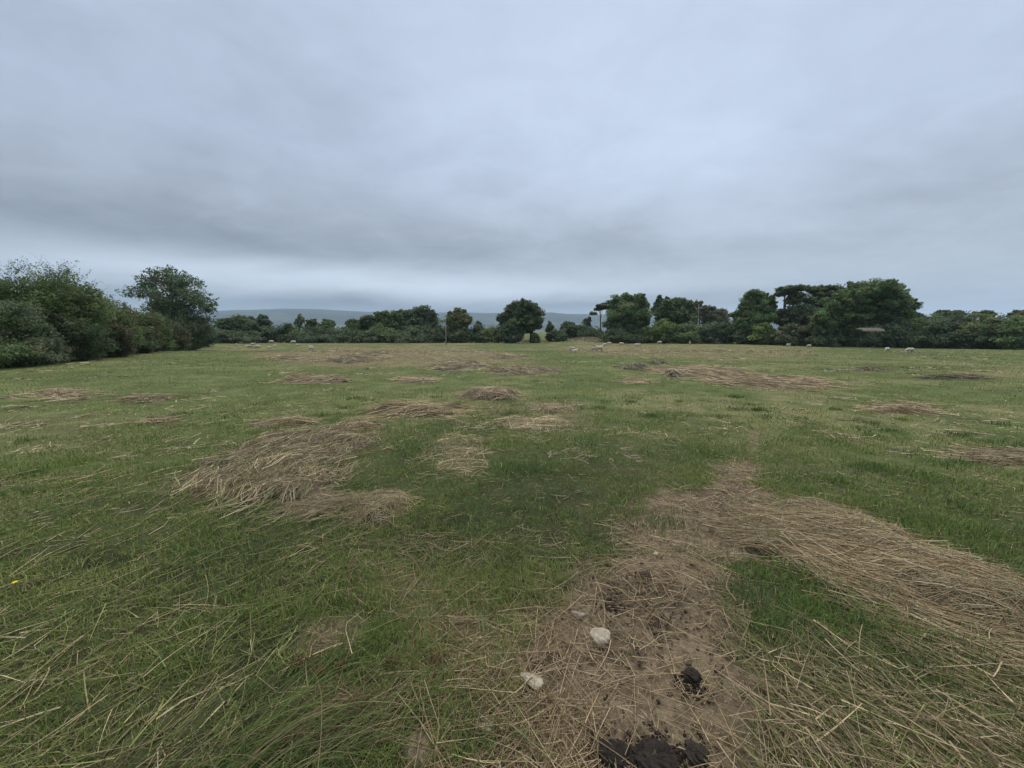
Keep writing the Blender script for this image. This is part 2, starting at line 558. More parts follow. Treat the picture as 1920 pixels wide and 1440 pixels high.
def grass_cols(x, y, rng, dryness):
    n = len(x)
    f = fbm(x * .45, y * .45, 91, 3) * .8 + fbm(x * 2.6, y * 2.6, 93, 2) * .5
    t = np.clip(.7 + .95 * f + rng.normal(0, .22, n), 0, 1)[:, None]
    c = G1 * (1 - t) + G2 * t
    u = (sst(.02, .6, fbm(x * .8, y * .8, 95, 3)) * rng.uniform(0, 1, n))[:, None]
    c = c * (1 - u) + G3 * u
    far = sst(14, 60, np.hypot(x, y))[:, None] * .45
    c = c * (1 - far) + np.array([.135, .145, .062]) * far
    d = rng.uniform(0, 1, n) < np.clip(.07 + dryness, 0, .9)
    c[d] = GD * rng.uniform(.55, 1.15, (d.sum(), 1))
    return c * rng.uniform(.72, 1.25, (n, 1))


gm = MB()
for (r0, r1, dens, hl, hh, wl, wh, segs) in (
        (.55, 2.6, 11500, .018, .052, .0026, .0048, 2),
        (2.6, 5.0, 5000, .02, .055, .0034, .006, 2),
        (5.0, 9.0, 1500, .025, .065, .005, .009, 2),
        (9.0, 16, 330, .03, .08, .007, .012, 1),
        (16, 32, 85, .035, .09, .012, .022, 1),
        (32, 62, 20, .04, .10, .022, .04, 1),
        (62, 112, 3.5, .05, .11, .04, .07, 1)):
    x, y = fan_points(r0, r1, dens, RNG)
    dm = dirt_mask(x, y)
    hm = heaps_mask(x, y)
    ym = dry_mask(x, y)
    tuft = fbm(x * 1.7, y * 1.7, 101, 3)
    tuft2 = fbm(x * 6, y * 6, 103, 2) * (1 if r0 < 9 else .0) + (fbm(x * .7, y * .7, 104, 3) * .8 if r0 > 8 else 0)
    p = (1 - .985 * dm) * (1 - .76 * hm) * (1 - .35 * ym) * np.clip(.95 + .4 * tuft + .5 * tuft2, .5, 1)
    k = RNG.uniform(0, 1, len(x)) < p
    x, y, tuft, tuft2, ym, hm = x[k], y[k], tuft[k], tuft2[k], ym[k], hm[k]
    h = RNG.uniform(hl, hh, len(x)) * np.clip(1 + .9 * tuft + .5 * tuft2, .4, 2.3)
    w = RNG.uniform(wl, wh, len(x))
    lean = np.clip(RNG.normal(.62, .3, len(x)), .05, 1.25)
    c = grass_cols(x, y, RNG, ym * .45 + hm * .35)
    V, Q, T, Cc = blades(x, y, h, w, lean, c, RNG, segs)
    gm.V.append(V)
    if Q is not None:
        gm.Q.append(Q + gm.n)
    gm.T.append(T + gm.n)
    gm.C.append(Cc)
    gm.n += len(V)
# taller lusher tufts
tx, ty = fan_points(1.3, 11, 1.1, RNG)
k = (dirt_mask(tx, ty) < .2) & (heaps_mask(tx, ty) < .3)
tx, ty = tx[k], ty[k]
extra = P((1450, 1190), (1520, 1140), (1400, 1120), (1750, 990), (1830, 1000), (1480, 1060), (870, 1120), (700, 1200), (960, 1060), (330, 1250), (640, 1420), (900, 1400),
          (1180, 965), (1250, 985), (1560, 900), (1640, 880), (1700, 1190), (1850, 1240), (120, 870), (60, 890), (1420, 770), (1380, 745), (1330, 850))
tx, ty = np.append(tx, np.repeat(extra[:, 0], 3)), np.append(ty, np.repeat(extra[:, 1], 3))
for X, Y in zip(tx, ty):
    rr = math.hypot(X, Y)
    n = int(np.clip(170 - rr * 9, 24, 160))
    s = RNG.uniform(.05, .2)
    x, y = X + RNG.normal(0, s, n), Y + RNG.normal(0, s, n)
    h = RNG.uniform(.03, .085, n) * (1 + .02 * rr)
    w = RNG.uniform(.003, .005, n) * max(1, rr / 3.5)
    g = (G1 * (.8 + .4 * RNG.uniform()) if RNG.uniform() < .65 else G2) * RNG.uniform(.7, 1.2, (n, 1))
    V, Q, T, Cc = blades(x, y, h, w, np.clip(RNG.normal(.6, .25, n), .1, 1.1), g, RNG, 2)
    gm.V.append(V)
    gm.Q.append(Q + gm.n)
    gm.T.append(T + gm.n)
    gm.C.append(Cc)
    gm.n += len(V)
# a few broad long blades among the short turf
x, y = fan_points(.9, 7.5, 26, RNG)
k = (dirt_mask(x, y) < .3) & (heaps_mask(x, y) < .5)
x, y = x[k], y[k]
n = len(x)
V, Q, T, Cc = blades(x, y, RNG.uniform(.05, .13, n), RNG.uniform(.005, .010, n), np.clip(RNG.normal(.9, .25, n), .3, 1.3),
                     np.array([.10, .165, .045]) * RNG.uniform(.6, 1.5, (n, 1)) * (1 + RNG.normal(0, .12, (n, 3))), RNG, 2)
gm.V.append(V); gm.Q.append(Q + gm.n); gm.T.append(T + gm.n); gm.C.append(Cc); gm.n += len(V)
# coarse rough grass on the far mound and along the foot of the hedges
mx = MOUND[0] + RNG.normal(0, 7, 2600)
my = MOUND[1] + RNG.normal(0, 4, 2600)
V, Q, T, Cc = blades(mx, my, RNG.uniform(.2, .55, 2600), RNG.uniform(.06, .12, 2600), np.clip(RNG.normal(.5, .25, 2600), .05, 1),
                     (np.array([.10, .088, .05]) * RNG.uniform(.5, 1.3, (2600, 1))), RNG, 1)
gm.V.append(V); gm.T.append(T + gm.n); gm.C.append(Cc); gm.n += len(V)
EDGE = [(-260, 713, 0), (0, 681, 0), (120, 668, 0), (250, 655, 0), (340, 647, 0), (400, 642, 0), (700, 641, 0), (1000, 641, 0), (1200, 641.5, 0), (1400, 642, 0), (1500, 644, 0), (1700, 648, 0), (1920, 652, 0), (2300, 661, 0)]
ep = np.array([gpt(a, b) for a, b, _ in EDGE])
for (ax, ay), (bx, by) in zip(ep[:-1], ep[1:]):
    L = math.hypot(bx - ax, by - ay)
    n = int(L * 26)
    t = RNG.uniform(0, 1, n)
    dist = math.hypot((ax + bx) / 2, (ay + by) / 2)
    x, y = ax + (bx - ax) * t + RNG.normal(0, .5, n), ay + (by - ay) * t + np.abs(RNG.normal(0, .9, n)) + .1
    lump = np.clip(1 + .9 * fbm(x * .35, y * .35, 7, 3), .3, 1.9)
    h = RNG.uniform(.2, .75, n) * lump
    tt = RNG.uniform(0, 1, (n, 1))
    c = np.array([.05, .075, .03]) * (1 - tt) + np.array([.12, .125, .06]) * tt
    V, Q, T, Cc = blades(x, y, h, RNG.uniform(.0011, .002, n) * dist, np.clip(RNG.normal(.4, .2, n), .05, 1), c * RNG.uniform(.6, 1.1, (n, 1)), RNG, 1)
    gm.V.append(V); gm.T.append(T + gm.n); gm.C.append(Cc); gm.n += len(V)
go = gm.build('grass', M_GRASS)
stuff(go, 'short grazed green pasture grass covering the whole field', 'grass')


# ------------------------------------------------------------------ straw and rush stems
def stems(bx, by, bz, ang, L, w, col, rng, segs=5, bend=.12, rise=.02, kink=.3, flat=False, tip=.35):
    """thin curved stems lying on the ground: base point, heading, length, width; 3-sided tubes or flat ribbons"""
    n = len(bx)
    t = np.linspace(0, 1, segs + 1)[None, :]
    bd = rng.normal(0, bend, n)[:, None] * L[:, None]
    kk = (rng.uniform(0, 1, n) < kink)[:, None]
    kt = rng.uniform(.3, .75, n)[:, None]
    ka = rng.normal(0, .9, n)[:, None] * kk
    ca, sa = np.cos(ang)[:, None], np.sin(ang)[:, None]
    al = L[:, None] * np.where(t < kt, t, kt + (t - kt) * np.cos(ka))
    pe = bd * (t - .5) ** 2 + L[:, None] * np.where(t < kt, 0, (t - kt) * np.sin(ka))
    X = bx[:, None] + ca * (al - .5 * L[:, None]) - sa * pe
    Y = by[:, None] + sa * (al - .5 * L[:, None]) + ca * pe
    up = np.abs(rng.normal(0, rise, n))[:, None] * L[:, None]
    wav = rng.uniform(0, 1, n)[:, None]
    Z = bz(X, Y) + up * (t * wav + (1 - t) * (1 - wav)) + (rng.uniform(0, 1, n)[:, None] * .012) - .002
    C = np.stack([X, Y, Z], -1)
    D = np.gradient(C, axis=1)
    side = np.stack([-D[..., 1], D[..., 0], np.zeros_like(X)], -1)
    side /= np.linalg.norm(side, axis=-1, keepdims=True) + 1e-9
    wt = (w[:, None] * (1 - (1 - tip) * t))[..., None] / 2
    if flat:
        roll = rng.uniform(-.9, .9, n)[:, None, None]
        o = side * np.cos(roll) + np.array([0, 0, 1]) * np.sin(roll)
        V = np.stack([C - o * wt, C + o * wt], 2)
        k = 2
    else:
        upv = np.array([0, 0, 1.0])
        V = np.stack([C - side * wt - upv * wt * .5, C + side * wt - upv * wt * .5, C + upv * wt], 2)
        k = 3
    m = segs + 1
    base = (np.arange(n) * m * k)[:, None, None] + (np.arange(segs) * k)[None, :, None]
    if flat:
        q = np.array([[0, 1, 3, 2]])
        Q = (base + q[None]).reshape(-1, 4)
    else:
        q = np.array([[0, 1, 4, 3], [1, 2, 5, 4], [2, 0, 3, 5]])
        Q = (base[..., None] + q[None, None]).reshape(-1, 4)
    return V.reshape(-1, 3), Q, np.repeat(col, m * k, 0)


def hz2(X, Y):
    return hgt(X.ravel(), Y.ravel()).reshape(X.shape)


def pxdir(a):
    p, q = gpt(a[0], a[1]), gpt(a[2], a[3])
    return math.atan2(q[1] - p[1], q[0] - p[0])


def in_poly(p, n, rng, soft=.0):
    xs, ys = [], []
    lo, hi = p.min(0), p.max(0)
    got = 0
    while got < n:
        x, y = rng.uniform(lo[0], hi[0], 3 * n), rng.uniform(lo[1], hi[1], 3 * n)
        k = sdf(x, y, p) < soft * rng.normal(0, 1, 3 * n)
        xs.append(x[k]); ys.append(y[k])
        got += k.sum()
    return np.concatenate(xs)[:n], np.concatenate(ys)[:n]


def stem_cols(n, tint, rng, green=.0, grey=.25):
    c = np.tile(np.array(tint, float), (n, 1)) * rng.uniform(.55, 1.35, (n, 1))
    k = rng.uniform(0, 1, n) < .30
    c[k] = np.array([.50, .42, .28]) * rng.uniform(.7, 1.1, (k.sum(), 1))
    k = rng.uniform(0, 1, n) < grey
    c[k] = c[k] * np.array([.62, .6, .6])
    k = rng.uniform(0, 1, n) < green
    c[k] = np.array([.16, .19, .065]) * rng.uniform(.5, 1.35, (k.sum(), 1))
    return c


for hi_, H in enumerate(HEAPS):
    poly, hh, ns, pd, spread, (l0, l1), tint, label = H
    if hi_ > 8:
        hh *= .62
    rg = np.random.default_rng(500 + hi_)
    cen = poly.mean(0)
    dist = math.hypot(*cen)
    size = math.sqrt((np.ptp(poly[:, 0])) * (np.ptp(poly[:, 1])))

    def surf(X, Y, H=H, hh=hh):
        s = heap_shape(X.ravel(), Y.ravel(), H)
        lump = .72 + .5 * fbm(X.ravel() * 2.1, Y.ravel() * 2.1, 33, 3)
        return (hgt(X.ravel(), Y.ravel()) + hh * s * lump).reshape(X.shape)

    mb = MB()
    # matted underside
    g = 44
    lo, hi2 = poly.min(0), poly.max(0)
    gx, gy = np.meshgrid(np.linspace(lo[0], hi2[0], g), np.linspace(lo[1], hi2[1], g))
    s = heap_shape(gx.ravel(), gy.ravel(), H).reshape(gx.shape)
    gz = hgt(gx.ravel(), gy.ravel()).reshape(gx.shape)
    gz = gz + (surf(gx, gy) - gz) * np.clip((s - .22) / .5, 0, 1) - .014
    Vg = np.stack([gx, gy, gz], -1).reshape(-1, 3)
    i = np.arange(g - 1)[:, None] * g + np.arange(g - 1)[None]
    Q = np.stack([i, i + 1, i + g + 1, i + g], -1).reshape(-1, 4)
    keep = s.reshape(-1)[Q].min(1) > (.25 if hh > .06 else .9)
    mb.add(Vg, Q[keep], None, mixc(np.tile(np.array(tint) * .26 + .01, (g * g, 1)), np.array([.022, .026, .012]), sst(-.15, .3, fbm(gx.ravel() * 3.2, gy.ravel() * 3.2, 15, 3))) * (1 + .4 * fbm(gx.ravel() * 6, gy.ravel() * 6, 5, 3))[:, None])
    if hh <= .06 or not keep.any():
        mb = MB()
    ns = int(ns * 1.15)
    x, y = in_poly(poly, ns, rg, (.05 if hi_ < 2 else .13) * size)
    if hi_ < 4:
        k = rg.uniform(0, 1, ns) < .25 + sst(.05, -.12, sdf(x, y, poly) / size)
        x, y = x[k], y[k]
        ns = len(x)
    th = pxdir(pd) + rg.normal(0, R(spread), ns) + np.pi * (rg.uniform(0, 1, ns) < .5)
    th += .5 * fbm(x * 1.3 / max(1, size / 2), y * 1.3 / max(1, size / 2), 19, 2)
    L = rg.uniform(l0, l1, ns) * rg.uniform(.5, 1, ns)
    w = rg.uniform(.0028, .0058, ns) * max(1, dist / 4.2)
    if dist > 9:
        w *= .85
    if hi_ == 0:
        tint = (.205, .15, .078)
    c = stem_cols(ns, tint, rg,   .16 if hi_ == 0 else .10 if tint in (GREY, GREENISH) else .05, .3)
    c *= (.82 + .5 * (fbm(x * 3 / max(.6, size / 3), y * 3 / max(.6, size / 3), 23, 3) + .3))[:, None].clip(.45, 1.5)
    Vs, Qs, Cs = stems(x, y, surf, th, L, w, c, rg, 5 if dist < 7 else 3, .16, .05 if dist < 7 else .1, .3, flat=dist > 5)
    mb.add(Vs, Qs, None, Cs)
    # short broken ends standing up out of it
    ne = int(ns * .18)
    x, y = in_poly(poly, ne, rg, 0)
    V, Qb, T, Cc = blades(x, y, rg.uniform(.03, .11, ne) * (1 + hh), rg.uniform(.002, .004, ne) * max(1, dist / 4), np.clip(rg.normal(.7, .3, ne), .1, 1.2),
                          stem_cols(ne, np.array(tint) * 1.15, rg, .05, .1), rg, 2, 0, surf(x, y))
    mb.add(V, Qb, T, Cc)
    # green turf growing up through the thin places
    if dist < 9:
        ne = int(ns * .55)
        x, y = in_poly(poly, ne, rg, .05 * size)
        k = rg.uniform(0, 1, ne) < sst(-.2, .35, fbm(x * 3.2, y * 3.2, 15, 3) + .1)
        x, y = x[k], y[k]
        ne = len(x)
        V, Qb, T, Cc = blades(x, y, rg.uniform(.025, .075, ne), rg.uniform(.003, .0055, ne) * max(1, dist / 4), np.clip(rg.normal(.6, .3, ne), .1, 1.2),
                              np.array([.13, .19, .05]) * rg.uniform(.5, 1.4, (ne, 1)), rg, 2, 0, surf(x, y))
        mb.add(V, Qb, T, Cc)
    base = np.array([cen[0], cen[1], ground_z(*cen)])
    o = mb.build('straw_heap', M_STRAW, origin=base)
    o.location = base
    tag(o, label, 'straw heap', 'heaps of cut rushes and straw')

sm = MB()


def scatter(poly, n, pd, spread, l, w, tint, green=.1, grey=.2, rise=.05, segs=6, kink=.5, bend=.13, flat=False, soft=.1, avoid=0.0):
    x, y = in_poly(poly, n, RNG, soft)
    if avoid:
        k = RNG.uniform(0, 1, n) > avoid * heaps_mask(x, y)
        x, y = x[k], y[k]
        n = len(x)
    th = (pxdir(pd) if pd else 0) + RNG.normal(0, R(spread), n) + np.pi * (RNG.uniform(0, 1, n) < .5)
    L = RNG.uniform(l[0], l[1], n) * RNG.uniform(.55, 1, n)
    ww = RNG.uniform(w[0], w[1], n) * np.clip(np.hypot(x, y) / 3.0, .9, 20) * 1.65
    sm.add(*(lambda v, q, c: (v, q, None, c))(*stems(x, y, hz2, th, L, ww, stem_cols(n, np.array(tint) * 1.15, RNG, green, grey) * np.array([1.04, 1, .92]), RNG, segs, bend, rise, kink, flat)))


# bottom left: long half-green rush stalks lying towards the upper right
scatter(P((-150, 1120), (300, 1080), (560, 1110), (700, 1200), (640, 1320), (560, 1600), (-700, 1600)), 500, (150, 1380, 390, 1190), 44, (.14, .6), (.0016, .0034), (.2, .18, .095), .5, .2, .13)
scatter(P((-150, 1300), (330, 1150), (520, 1300), (560, 1600), (-700, 1600)), 300, (60, 1400, 330, 1200), 60, (.1, .45), (.0018, .004), (.26, .215, .13), .25, .1, .15)
scatter(P((-100, 890), (330, 880), (560, 980), (800, 1010), (760, 1120), (0, 1120)), 520, (200, 1060, 480, 930), 32, (.15, .55), (.0016, .003), (.19, .17, .095), .45, .2, .07)
# wider cut blades, flat, among the stalks
scatter(P((-150, 1180), (300, 1120), (640, 1180), (660, 1330), (560, 1600), (-700, 1600)), 300, (60, 1400, 330, 1200), 55, (.12, .4), (.003, .0055), (.24, .215, .12), .5, .1, .12, 5, .35, .12, True)
scatter(P((1450, 1230), (1900, 1200), (2000, 1600), (1440, 1600)), 260, (1500, 1230, 1760, 1410), 60, (.12, .4), (.0028, .005), (.27, .22, .135), .3, .1, .14, 5, .35, .12, True)
# bare soil: loose straw in every direction
scatter(DIRT[0], 800, None, 180, (.08, .5), (.0016, .0036), (.27, .215, .135), .02, .2, .07)
scatter(DIRT[0], 3600, None, 180, (.015, .07), (.0012, .0026), (.24, .19, .125), .02, .3, .12, 2, 0, .1)
scatter(DIRT[1], 450, (1250, 1000, 1420, 930), 60, (.08, .4), (.0016, .003), (.25, .195, .125), .04, .2, .09)
scatter(DIRT[1], 2600, None, 180, (.015, .08), (.0013, .0028), (.22, .17, .115), .02, .3, .15, 2, 0, .1)
scatter(DIRT[2], 90, None, 180, (.02, .1), (.0015, .003), (.22, .17, .11), .02, .3, .15, 2, 0, .1)
scatter(DIRT[3], 260, None, 180, (.02, .1), (.0012, .0026), (.24, .19, .12), .02, .3, .1, 2, 0, .1)
# centre foreground
scatter(P((700, 1090), (830, 1080), (1080, 1120), (1100, 1200), (960, 1330), (800, 1500), (640, 1500), (700, 1250)), 520, None, 180, (.1, .5), (.0016, .0034), (.26, .2, .125), .1, .2, .1)
scatter(P((760, 1120), (900, 1180), (1000, 1260), (900, 1330), (780, 1260)), 620, None, 180, (.05, .3), (.0015, .003), (.24, .185, .12), .05, .25, .14)
scatter(P((560, 1310), (760, 1290), (740, 1400), (540, 1380)), 420, (560, 1390, 740, 1300), 50, (.05, .3), (.0015, .003), (.23, .165, .105), .1, .25, .12)
scatter(P((560, 1000), (1080, 1000), (1120, 1090), (900, 1130), (500, 1120)), 700, None, 180, (.08, .4), (.0014, .0028), (.22, .18, .11), .2, .2, .08)
scatter(P((780, 1380), (1080, 1270), (1150, 1440), (1180, 1600), (700, 1600)), 620, None, 180, (.08, .5), (.0016, .0034), (.25, .195, .12), .04, .25, .12)
# bottom right: thick dead grass
scatter(P((1440, 1340), (1600, 1320), (1800, 1330), (2000, 1270), (2300, 1600), (1440, 1600)), 1000, (1500, 1230, 1760, 1410), 38, (.15, .6), (.0016, .0034), (.235, .19, .12), .12, .3, .15)
scatter(P((1560, 1120), (1800, 1190), (2050, 1300), (1950, 1330), (1700, 1230)), 420, (1580, 1130, 1850, 1260), 35, (.15, .5), (.0016, .003), (.22, .175, .11), .12, .3, .12)
scatter(P((1380, 1180), (1500, 1150), (1700, 1250), (1620, 1330), (1450, 1330)), 350, (1450, 1180, 1600, 1320), 40, (.15, .5), (.0015, .003), (.19, .17, .1), .35, .3, .12)
# short pale litter and mown streaks further out
for _ in range(190):
    q = gpt(RNG.uniform(20, 1900), 660 + 200 * RNG.uniform(0, 1) ** 1.6)
    dd = math.hypot(*q)
    if heaps_mask(q[:1], q[1:])[0] > .2 or dirt_mask(q[:1], q[1:])[0] > .2:
        continue
    n = int(RNG.uniform(12, 50))
    sx, sy = dd * RNG.uniform(.006, .03), dd * RNG.uniform(.006, .03)
    x, y = q[0] + RNG.normal(0, sx, n), q[1] + RNG.normal(0, sy, n)
    ct = [(.25, .2, .125), (.32, .27, .16), (.20, .15, .10), (.085, .085, .04)][RNG.integers(4)]
    th = RNG.uniform(0, 6.28, n)
    v_, q_, c_ = stems(x, y, hz2, th, RNG.uniform(.06, .28, n) * (1 + dd * .012), RNG.uniform(.0009, .0018, n) * max(dd, 3), stem_cols(n, ct, RNG, .1, .2), RNG, 2, .2, .12, .1, True)
    sm.add(v_, q_, None, c_)
# thin scatter over the grass, thinning out with distance
scatter(P((-100, 1130), (2020, 1130), (2000, 880), (-80, 880)), 3600, None, 180, (.02, .2), (.0014, .0026), (.22, .185, .11), .25, .15, .09, 3, .3, avoid=.8)
scatter(P((-60, 880), (1980, 880), (1960, 760), (-40, 760)), 3400, None, 180, (.04, .24), (.0012, .0022), (.24, .2, .115), .2, .1, .12, 2, .2, .3, True, avoid=.8)
scatter(P((250, 860), (1100, 860), (1100, 750), (450, 740)), 1500, (400, 850, 800, 760), 45, (.1, .45), (.0011, .002), (.22, .18, .11), .3, .1, .1, 2, .2, .3, True, avoid=.8)
for poly, w, a in DRYZONES[:3]:
    scatter(poly, 2600, None, 180, (.3, 1.1), (.001, .002), (.2, .155, .1), .05, .3, .12, 2, .2, .3, True, .5)
so = sm.build('loose_straw', M_STRAW)
stuff(so, 'loose dry straw and broken rush stems strewn over grass and soil', 'straw')

# still-green rush clump sweeping in from the bottom edge
rm = MB()
rg = np.random.default_rng(77)
root = gpt(400, 1470)
n = 260
a0 = pxdir((400, 1440, 760, 1230))
x = root[0] + rg.normal(0, .22, n) + .08
y = root[1] + rg.normal(0, .10, n)
th = a0 + rg.normal(0, .42, n)
L = rg.uniform(.3, .85, n)
w = rg.uniform(.0022, .0038, n)
t = np.linspace(0, 1, 8)[None]
lift = rg.uniform(.03, .16, n)[:, None]
th2 = th[:, None] + rg.normal(0, .5, n)[:, None] * t
Xc = x[:, None] + np.cos(th2) * L[:, None] * t
Yc = y[:, None] + np.sin(th2) * L[:, None] * t
Zc = hz2(Xc, Yc) + .01 + lift * np.sin(np.pi * np.clip(t * 1.05, 0, 1)) * L[:, None] * 1.1 + rg.uniform(0, .03, n)[:, None]
Cc_ = np.stack([Xc, Yc, Zc], -1)
D = np.gradient(Cc_, axis=1)
sd = np.stack([-D[..., 1], D[..., 0], 0 * Xc], -1)
sd /= np.linalg.norm(sd, axis=-1, keepdims=True)
wt = (w[:, None] * (1 - .8 * t))[..., None] / 2
Vr = np.stack([Cc_ - sd * wt, Cc_ + sd * wt, Cc_ + np.array([0, 0, 1.]) * wt * 1.4], 2).reshape(-1, 3)
bs = (np.arange(n) * 24)[:, None, None, None] + (np.arange(7) * 3)[None, :, None, None]
Qr = (bs + np.array([[0, 1, 4, 3], [1, 2, 5, 4], [2, 0, 3, 5]])[None, None]).reshape(-1, 4)
cr = np.where(rg.uniform(0, 1, (n, 1)) < .75, np.array([.14, .195, .055]), np.array([.30, .25, .14])) * rg.uniform(.45, 1.4, (n, 1))
rm.add(Vr, Qr, None, np.repeat(cr, 24, 0))
base = np.array([root[0], root[1], ground_z(*root)])
ro = rm.build('rush_clump', M_GRASS, origin=base)
ro.location = base
tag(ro, 'clump of still green rush stems leaning right across the bottom of the grass', 'rush plant')
# brown seed heads among the stems
for (px, py, s, lab) in ((672, 1330, .035, 'brown rush seed head nearest the bottom edge, over the green rush tips'), (640, 1265, .022, 'small brown rush seed head midway between the soil patch and the green rushes'),
        (565, 1255, .04, 'widest brown rush seed head, leftmost of the foreground ones'), (735, 1258, .024, 'small brown rush seed head in the grass behind the lowest one'),
        (820, 1250, .03, 'brown rush seed head furthest right, close to the strewn straw'), (600, 1275, .026, 'brown rush seed head touching the widest one')):
    p = gpt(px, py)
    n = 150
    x, y = p[0] + np.clip(rg.normal(0, s * .8, n), -s, s), p[1] + np.clip(rg.normal(0, s * .6, n), -s, s)
    mb = MB()
    V, Q, T, Cc = blades(x, y, rg.uniform(.008, .03, n), rg.uniform(.002, .004, n), rg.uniform(.2, 1.2, n), np.array([.15, .085, .045]) * rg.uniform(.5, 1.3, (n, 1)), rg, 2, .0,
                         hgt(x, y) + .03 + np.abs(rg.normal(0, .012, n)))
    mb.add(V, Q, T, Cc)
    b = np.array([p[0], p[1], ground_z(*p)])
    o = mb.build('rush_seed_head', M_GRASS, origin=b)
    o.location = b
    tag(o, lab, 'seed head', 'brown rush seed heads')
# ------------------------------------------------------------------ foliage
def foliage(mb, ells, n, size, tint, rng, K=None, csize=.3, up=.5, var=.28, fill=.12, bottom=-.75, core=.32):
    """leaf sprays gathered in clumps over a set of ellipsoids (cx,cy,cz,rx,ry,rz)"""
    E = np.asarray(ells, float)
    area = (E[:, 3] * E[:, 5] + E[:, 3] * E[:, 4]) ** .9
    n = int(n * 2.1)
    size = size * 1.05
    K = K or int(max(30, min(n // 30, 420)))
    pk = rng.choice(len(E), K * 2, p=area / area.sum())
    d = rng.normal(0, 1, (K * 2, 3))
    d /= np.linalg.norm(d, axis=1, keepdims=True)
    rad = np.where(rng.uniform(0, 1, K * 2) < fill, rng.uniform(.2, .7, K * 2), np.clip(rng.normal(.88, .13, K * 2), .5, 1.22))
    c = E[pk, :3] + d * E[pk, 3:] * rad[:, None]
    ok = d[:, 2] > bottom
    for j in range(len(E)):
        q = np.linalg.norm((c - E[j, :3]) / E[j, 3:], axis=1)
        ok &= ~((q < .55) & (pk != j))
    c, pk, d = c[ok][:K], pk[ok][:K], d[ok][:K]
    K = len(c)
    mr = (E[pk, 3] * E[pk, 4] * E[pk, 5]) ** (1 / 3)
    cr = csize * mr * np.clip(rng.lognormal(-.12, .42, K), .35, 1.9)
    cw = cr ** 1.6
    li = rng.choice(K, n, p=cw / cw.sum())
    o = rng.normal(0, 1, (n, 3))
    o /= np.linalg.norm(o, axis=1, keepdims=True)
    o *= (rng.uniform(0, 1, (n, 1)) ** .45) * cr[li][:, None] * np.array([1.1, 1.1, .72])
    p = c[li] + o
    nr = rng.normal(0, 1, (n, 3)) + .7 * d[li] + np.array([0, 0, up])
    nr /= np.linalg.norm(nr, axis=1, keepdims=True)
    t = np.cross(nr, rng.normal(0, 1, (n, 3)))
    t /= np.linalg.norm(t, axis=1, keepdims=True) + 1e-9
    b = np.cross(nr, t)
    s = size * rng.uniform(.55, 1.3, (n, 1))
    V = np.stack([p - t * s, p + b * s * .48, p + t * s, p - b * s * .48], 1).reshape(-1, 3)
    i = np.arange(n)[:, None] * 4
    cv = np.clip(rng.normal(1, var, K), .45, 1.7)
    hue = rng.normal(0, .12, (K, 3)) * np.array([1, .4, .8])
    col = np.asarray(tint) * (cv[:, None] * (1 + hue))[li] * rng.uniform(.85, 1.15, (n, 1))
    mb.add(V, i + np.array([[0, 1, 2, 3]]), None, np.repeat(np.clip(col, .005, 1), 4, 0))
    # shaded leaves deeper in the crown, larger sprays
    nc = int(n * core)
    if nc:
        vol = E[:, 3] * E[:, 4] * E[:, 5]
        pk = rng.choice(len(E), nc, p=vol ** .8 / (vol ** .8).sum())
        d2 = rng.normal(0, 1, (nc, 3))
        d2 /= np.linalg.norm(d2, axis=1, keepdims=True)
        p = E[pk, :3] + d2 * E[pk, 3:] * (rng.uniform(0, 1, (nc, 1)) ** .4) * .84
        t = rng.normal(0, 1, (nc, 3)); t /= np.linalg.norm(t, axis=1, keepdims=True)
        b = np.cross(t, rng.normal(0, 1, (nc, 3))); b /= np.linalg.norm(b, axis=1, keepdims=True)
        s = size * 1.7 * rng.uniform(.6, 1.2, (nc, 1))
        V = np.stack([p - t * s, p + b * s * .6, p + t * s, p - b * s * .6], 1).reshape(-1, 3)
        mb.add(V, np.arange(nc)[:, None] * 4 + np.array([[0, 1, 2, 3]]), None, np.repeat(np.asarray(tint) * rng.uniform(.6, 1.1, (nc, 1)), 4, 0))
    return c


